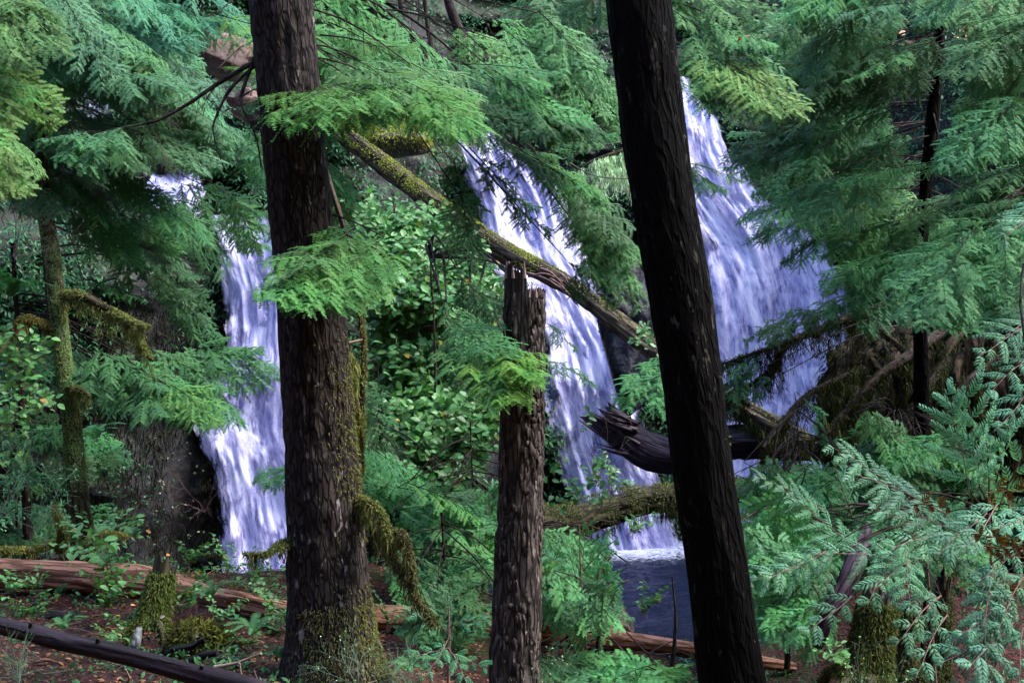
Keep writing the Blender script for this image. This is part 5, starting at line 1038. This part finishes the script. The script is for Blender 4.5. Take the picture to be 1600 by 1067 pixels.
# floor litter: needles, scraps, leaves
r = np.random.default_rng(66); n = 22000; x = r.uniform(-5, 2.2, n); y = r.uniform(5.5, 13, n); z = ground_z(x, y)+.006; mb = MB(); pos = np.stack([x, y, z], 1)
az = r.uniform(0, 6.28, n); d = np.stack([np.cos(az), np.sin(az), r.normal(size=n)*.25], 1); l = r.uniform(.015, .05, n); oval_leaves(mb, pos, d, np.array((0, 0, 1))+r.normal(size=pos.shape)*.35, l, l*r.uniform(.25, .6, n))
o = link('leaf_litter', mb.mesh('leaf_litter', M['litter'], False), None, (.45, .2, .18)); tag(o, 'reddish brown litter of needles and bark scraps on the ground', 'litter', kind='stuff')
mb = MB(); n = 500; x = r.uniform(-5, 1, n); y = r.uniform(6.5, 12, n); pos = np.stack([x, y, ground_z(x, y)+.012], 1)
for q in pos[:420]:
    a = r.uniform(0, 6.28); l = r.uniform(.06, .35); tube(mb, spl([q, q+[math.cos(a)*l*.5, math.sin(a)*l*.5, .02], q+[math.cos(a)*l, math.sin(a)*l, r.uniform(-.01, .05)]], 5), np.linspace(.004, .002, 5), 4)
o = link('twig_litter', mb.mesh('twig_litter', M['twig_grey']), None); tag(o, 'small broken twigs scattered over the ground', 'litter', kind='stuff')
# pale fallen leaves on the slope at top right
for nm, lb, boxes in (('leaf_litter', 'pinkish fallen leaves on the slope at upper right', ((1350, 55, 1430, 115, 40), (1500, -20, 1600, 70, 130))),):
    P_ = np.array([P(r.uniform(a, c_), r.uniform(b, e_), 13.2+r.normal()*.3) for a, b, c_, e_, k in boxes for _ in range(k)]); mb = MB(); n = len(P_); l = r.uniform(.04, .1, n)
    oval_leaves(mb, P_, r.normal(size=(n, 3)), np.array((0, -1, .6))+r.normal(size=(n, 3))*.4, l, l*.7); o = link(nm, mb.mesh(nm, M['litter']), None, (1.3, 1.0, 1.0)); tag(o, lb, 'litter', kind='stuff')
# low growth and debris over the forest floor
r = np.random.default_rng(70); mb = MB(); P_, D_, N_, LL = [], [], [], []
for _ in range(2000):
    x, y = r.uniform(-4.6, 4), r.uniform(7.2, 12.4)
    if fbm(x*1.1, y*1.1, 0, 3, 71) < .02: continue
    c = np.array((x, y, float(ground_z(x, y)))); k = r.integers(6, 16); h = r.uniform(.03, .12)
    for i in range(k): P_.append(c+r.normal(size=3)*[.05, .05, 0]+[0, 0, h*r.random()]); D_.append(r.normal(size=3)+[0, 0, .4]); N_.append(np.array((0, -.3, 1))+r.normal(size=3)*.4); LL.append(r.uniform(.015, .05))
LL = np.array(LL); oval_leaves(mb, P_, D_, N_, LL, LL*.5)
o = link('ground_cover', mb.mesh('ground_cover', M['fern'], False), None, (.9, 1.0, .7)); tag(o, 'low green seedlings and small leaves scattered over the red floor', 'ground cover', kind='stuff')
for k, (px, py, l, w_, a, mt, lb) in enumerate(((95, 972, .3, .03, .3, 'wood_dark', 'blackish slab of rotten wood between the two logs at the left edge'), (150, 1000, .2, .02, -.3, 'wood_orange', 'reddish scrap of wood left of the mossy stump, behind the dark log'), (290, 1022, .26, .035, .5, 'wood_dark', 'dark slab of bark right of the mossy stump'), (385, 1010, .22, .02, .1, 'wood_orange', 'reddish scrap of wood at the left foot of the brown trunk'), (350, 1045, .2, .025, -.5, 'wood_dark', 'blackish scrap of bark just behind the lower end of the dark log'), (70, 1040, .16, .018, .2, 'wood_orange', 'reddish scrap of wood in front of the dark log at the left edge'))):
    c = settle(px, py); q = spl([c+[-math.cos(a)*l*.5, -math.sin(a)*l*.5, .015], c+[0, 0, .035], c+[math.cos(a)*l*.5, math.sin(a)*l*.5, .02]], 18); mb = MB()
    tube(mb, q, w_*np.sin(np.linspace(.5, 2.7, 18)), 14, 0, bark_disp(w_*.5, 30, 5, 60+k, w_*.5)); o = link('wood_scrap', mb.mesh('wood_scrap', M[mt])); tag(o, lb, 'wood', 'scraps of rotten wood on the forest floor')
# single notable fallen leaves
for k, (px, py, d, s, tone, lb) in enumerate(((203, 944, 8.6, .045, (1.5, .7, .5), 'orange leaf lying against the side of the mossy stump'), (249, 966, 8.5, .05, (2.2, 2.4, 2.4), 'whitish dead leaf beside the mossy stump'), (262, 868, 9.0, .05, (1.2, .4, .3), 'red brown leaf on top of the mossy stump'), (1157, 58, 8.9, .06, (.8, .35, .25), 'orange dead sprig caught in the bough right of the black trunk'), (928, 97, 14, .09, (.8, .33, .28), 'orange dead leaf in the boughs left of the black trunk'), (368, 914, 9.2, .05, (1.4, .6, .5), 'small orange leaf in front of the near waterfall'), (228, 832, 9.6, .05, (1, .5, .4), 'rusty leaf on the tall glossy sprig'))):
    mb = MB(); q = P(px, py, d); nn = 5 if k in (3, 4) else 1; oval_leaves(mb, q+r.normal(size=(nn, 3))*s*.25-q, r.normal(size=(nn, 3))+[1, 0, 0], np.array((0, -1, .7))+r.normal(size=(nn, 3))*.25, np.full(nn, s*.8), np.full(nn, s*(.25 if nn == 5 else .5)))
    o = link('dead_sprig' if nn == 5 else 'fallen_leaf', mb.mesh('fallen_leaf', M['litter']), None, tone); o.location = [float(v) for v in q]; tag(o, lb, 'leaf')
# sticks on the floor
for px0, py0, px1, py1, d, w_, lb in ((335, 1042, 408, 1020, 7.6, .012, 'broken pale stick pointing up from the dark log'), (245, 1022, 286, 972, 8.1, .004, 'thin straight stick leaning beside the whitish leaf'), (330, 1040, 385, 980, 7.9, .006, 'mossy twig leaning toward the brown trunk'), (372, 1067, 374, 1035, 7.0, .009, 'short upright broken peg at the bottom edge'), (196, 1067, 196, 1045, 7.0, .008, 'small upright peg in front of the dark log'), (42, 930, 42, 870, 10.7, .012, 'peg of splintered wood in front of the peeled log'), (270, 1015, 320, 1000, 8.2, .03, 'chunk of broken bark on the red floor'), (295, 1035, 340, 1020, 7.9, .025, 'flat slab of rotten wood near the dark log')):
    a, b = P(px0, py0, d), P(px1, py1, d-.1); q = spl([a, (a+b)/2+r.normal(size=3)*.012, b], 14); mb = MB(); tube(mb, q, np.linspace(w_, w_*.6, 14), 9, 0, bark_disp(w_*.3, 30, 6, int(px0), w_*.2)); o = link('stick', mb.mesh('stick', M['wood_pale' if w_ < .02 else 'wood_dark'])); tag(o, lb, 'stick')
print('objects', len(bpy.data.objects))
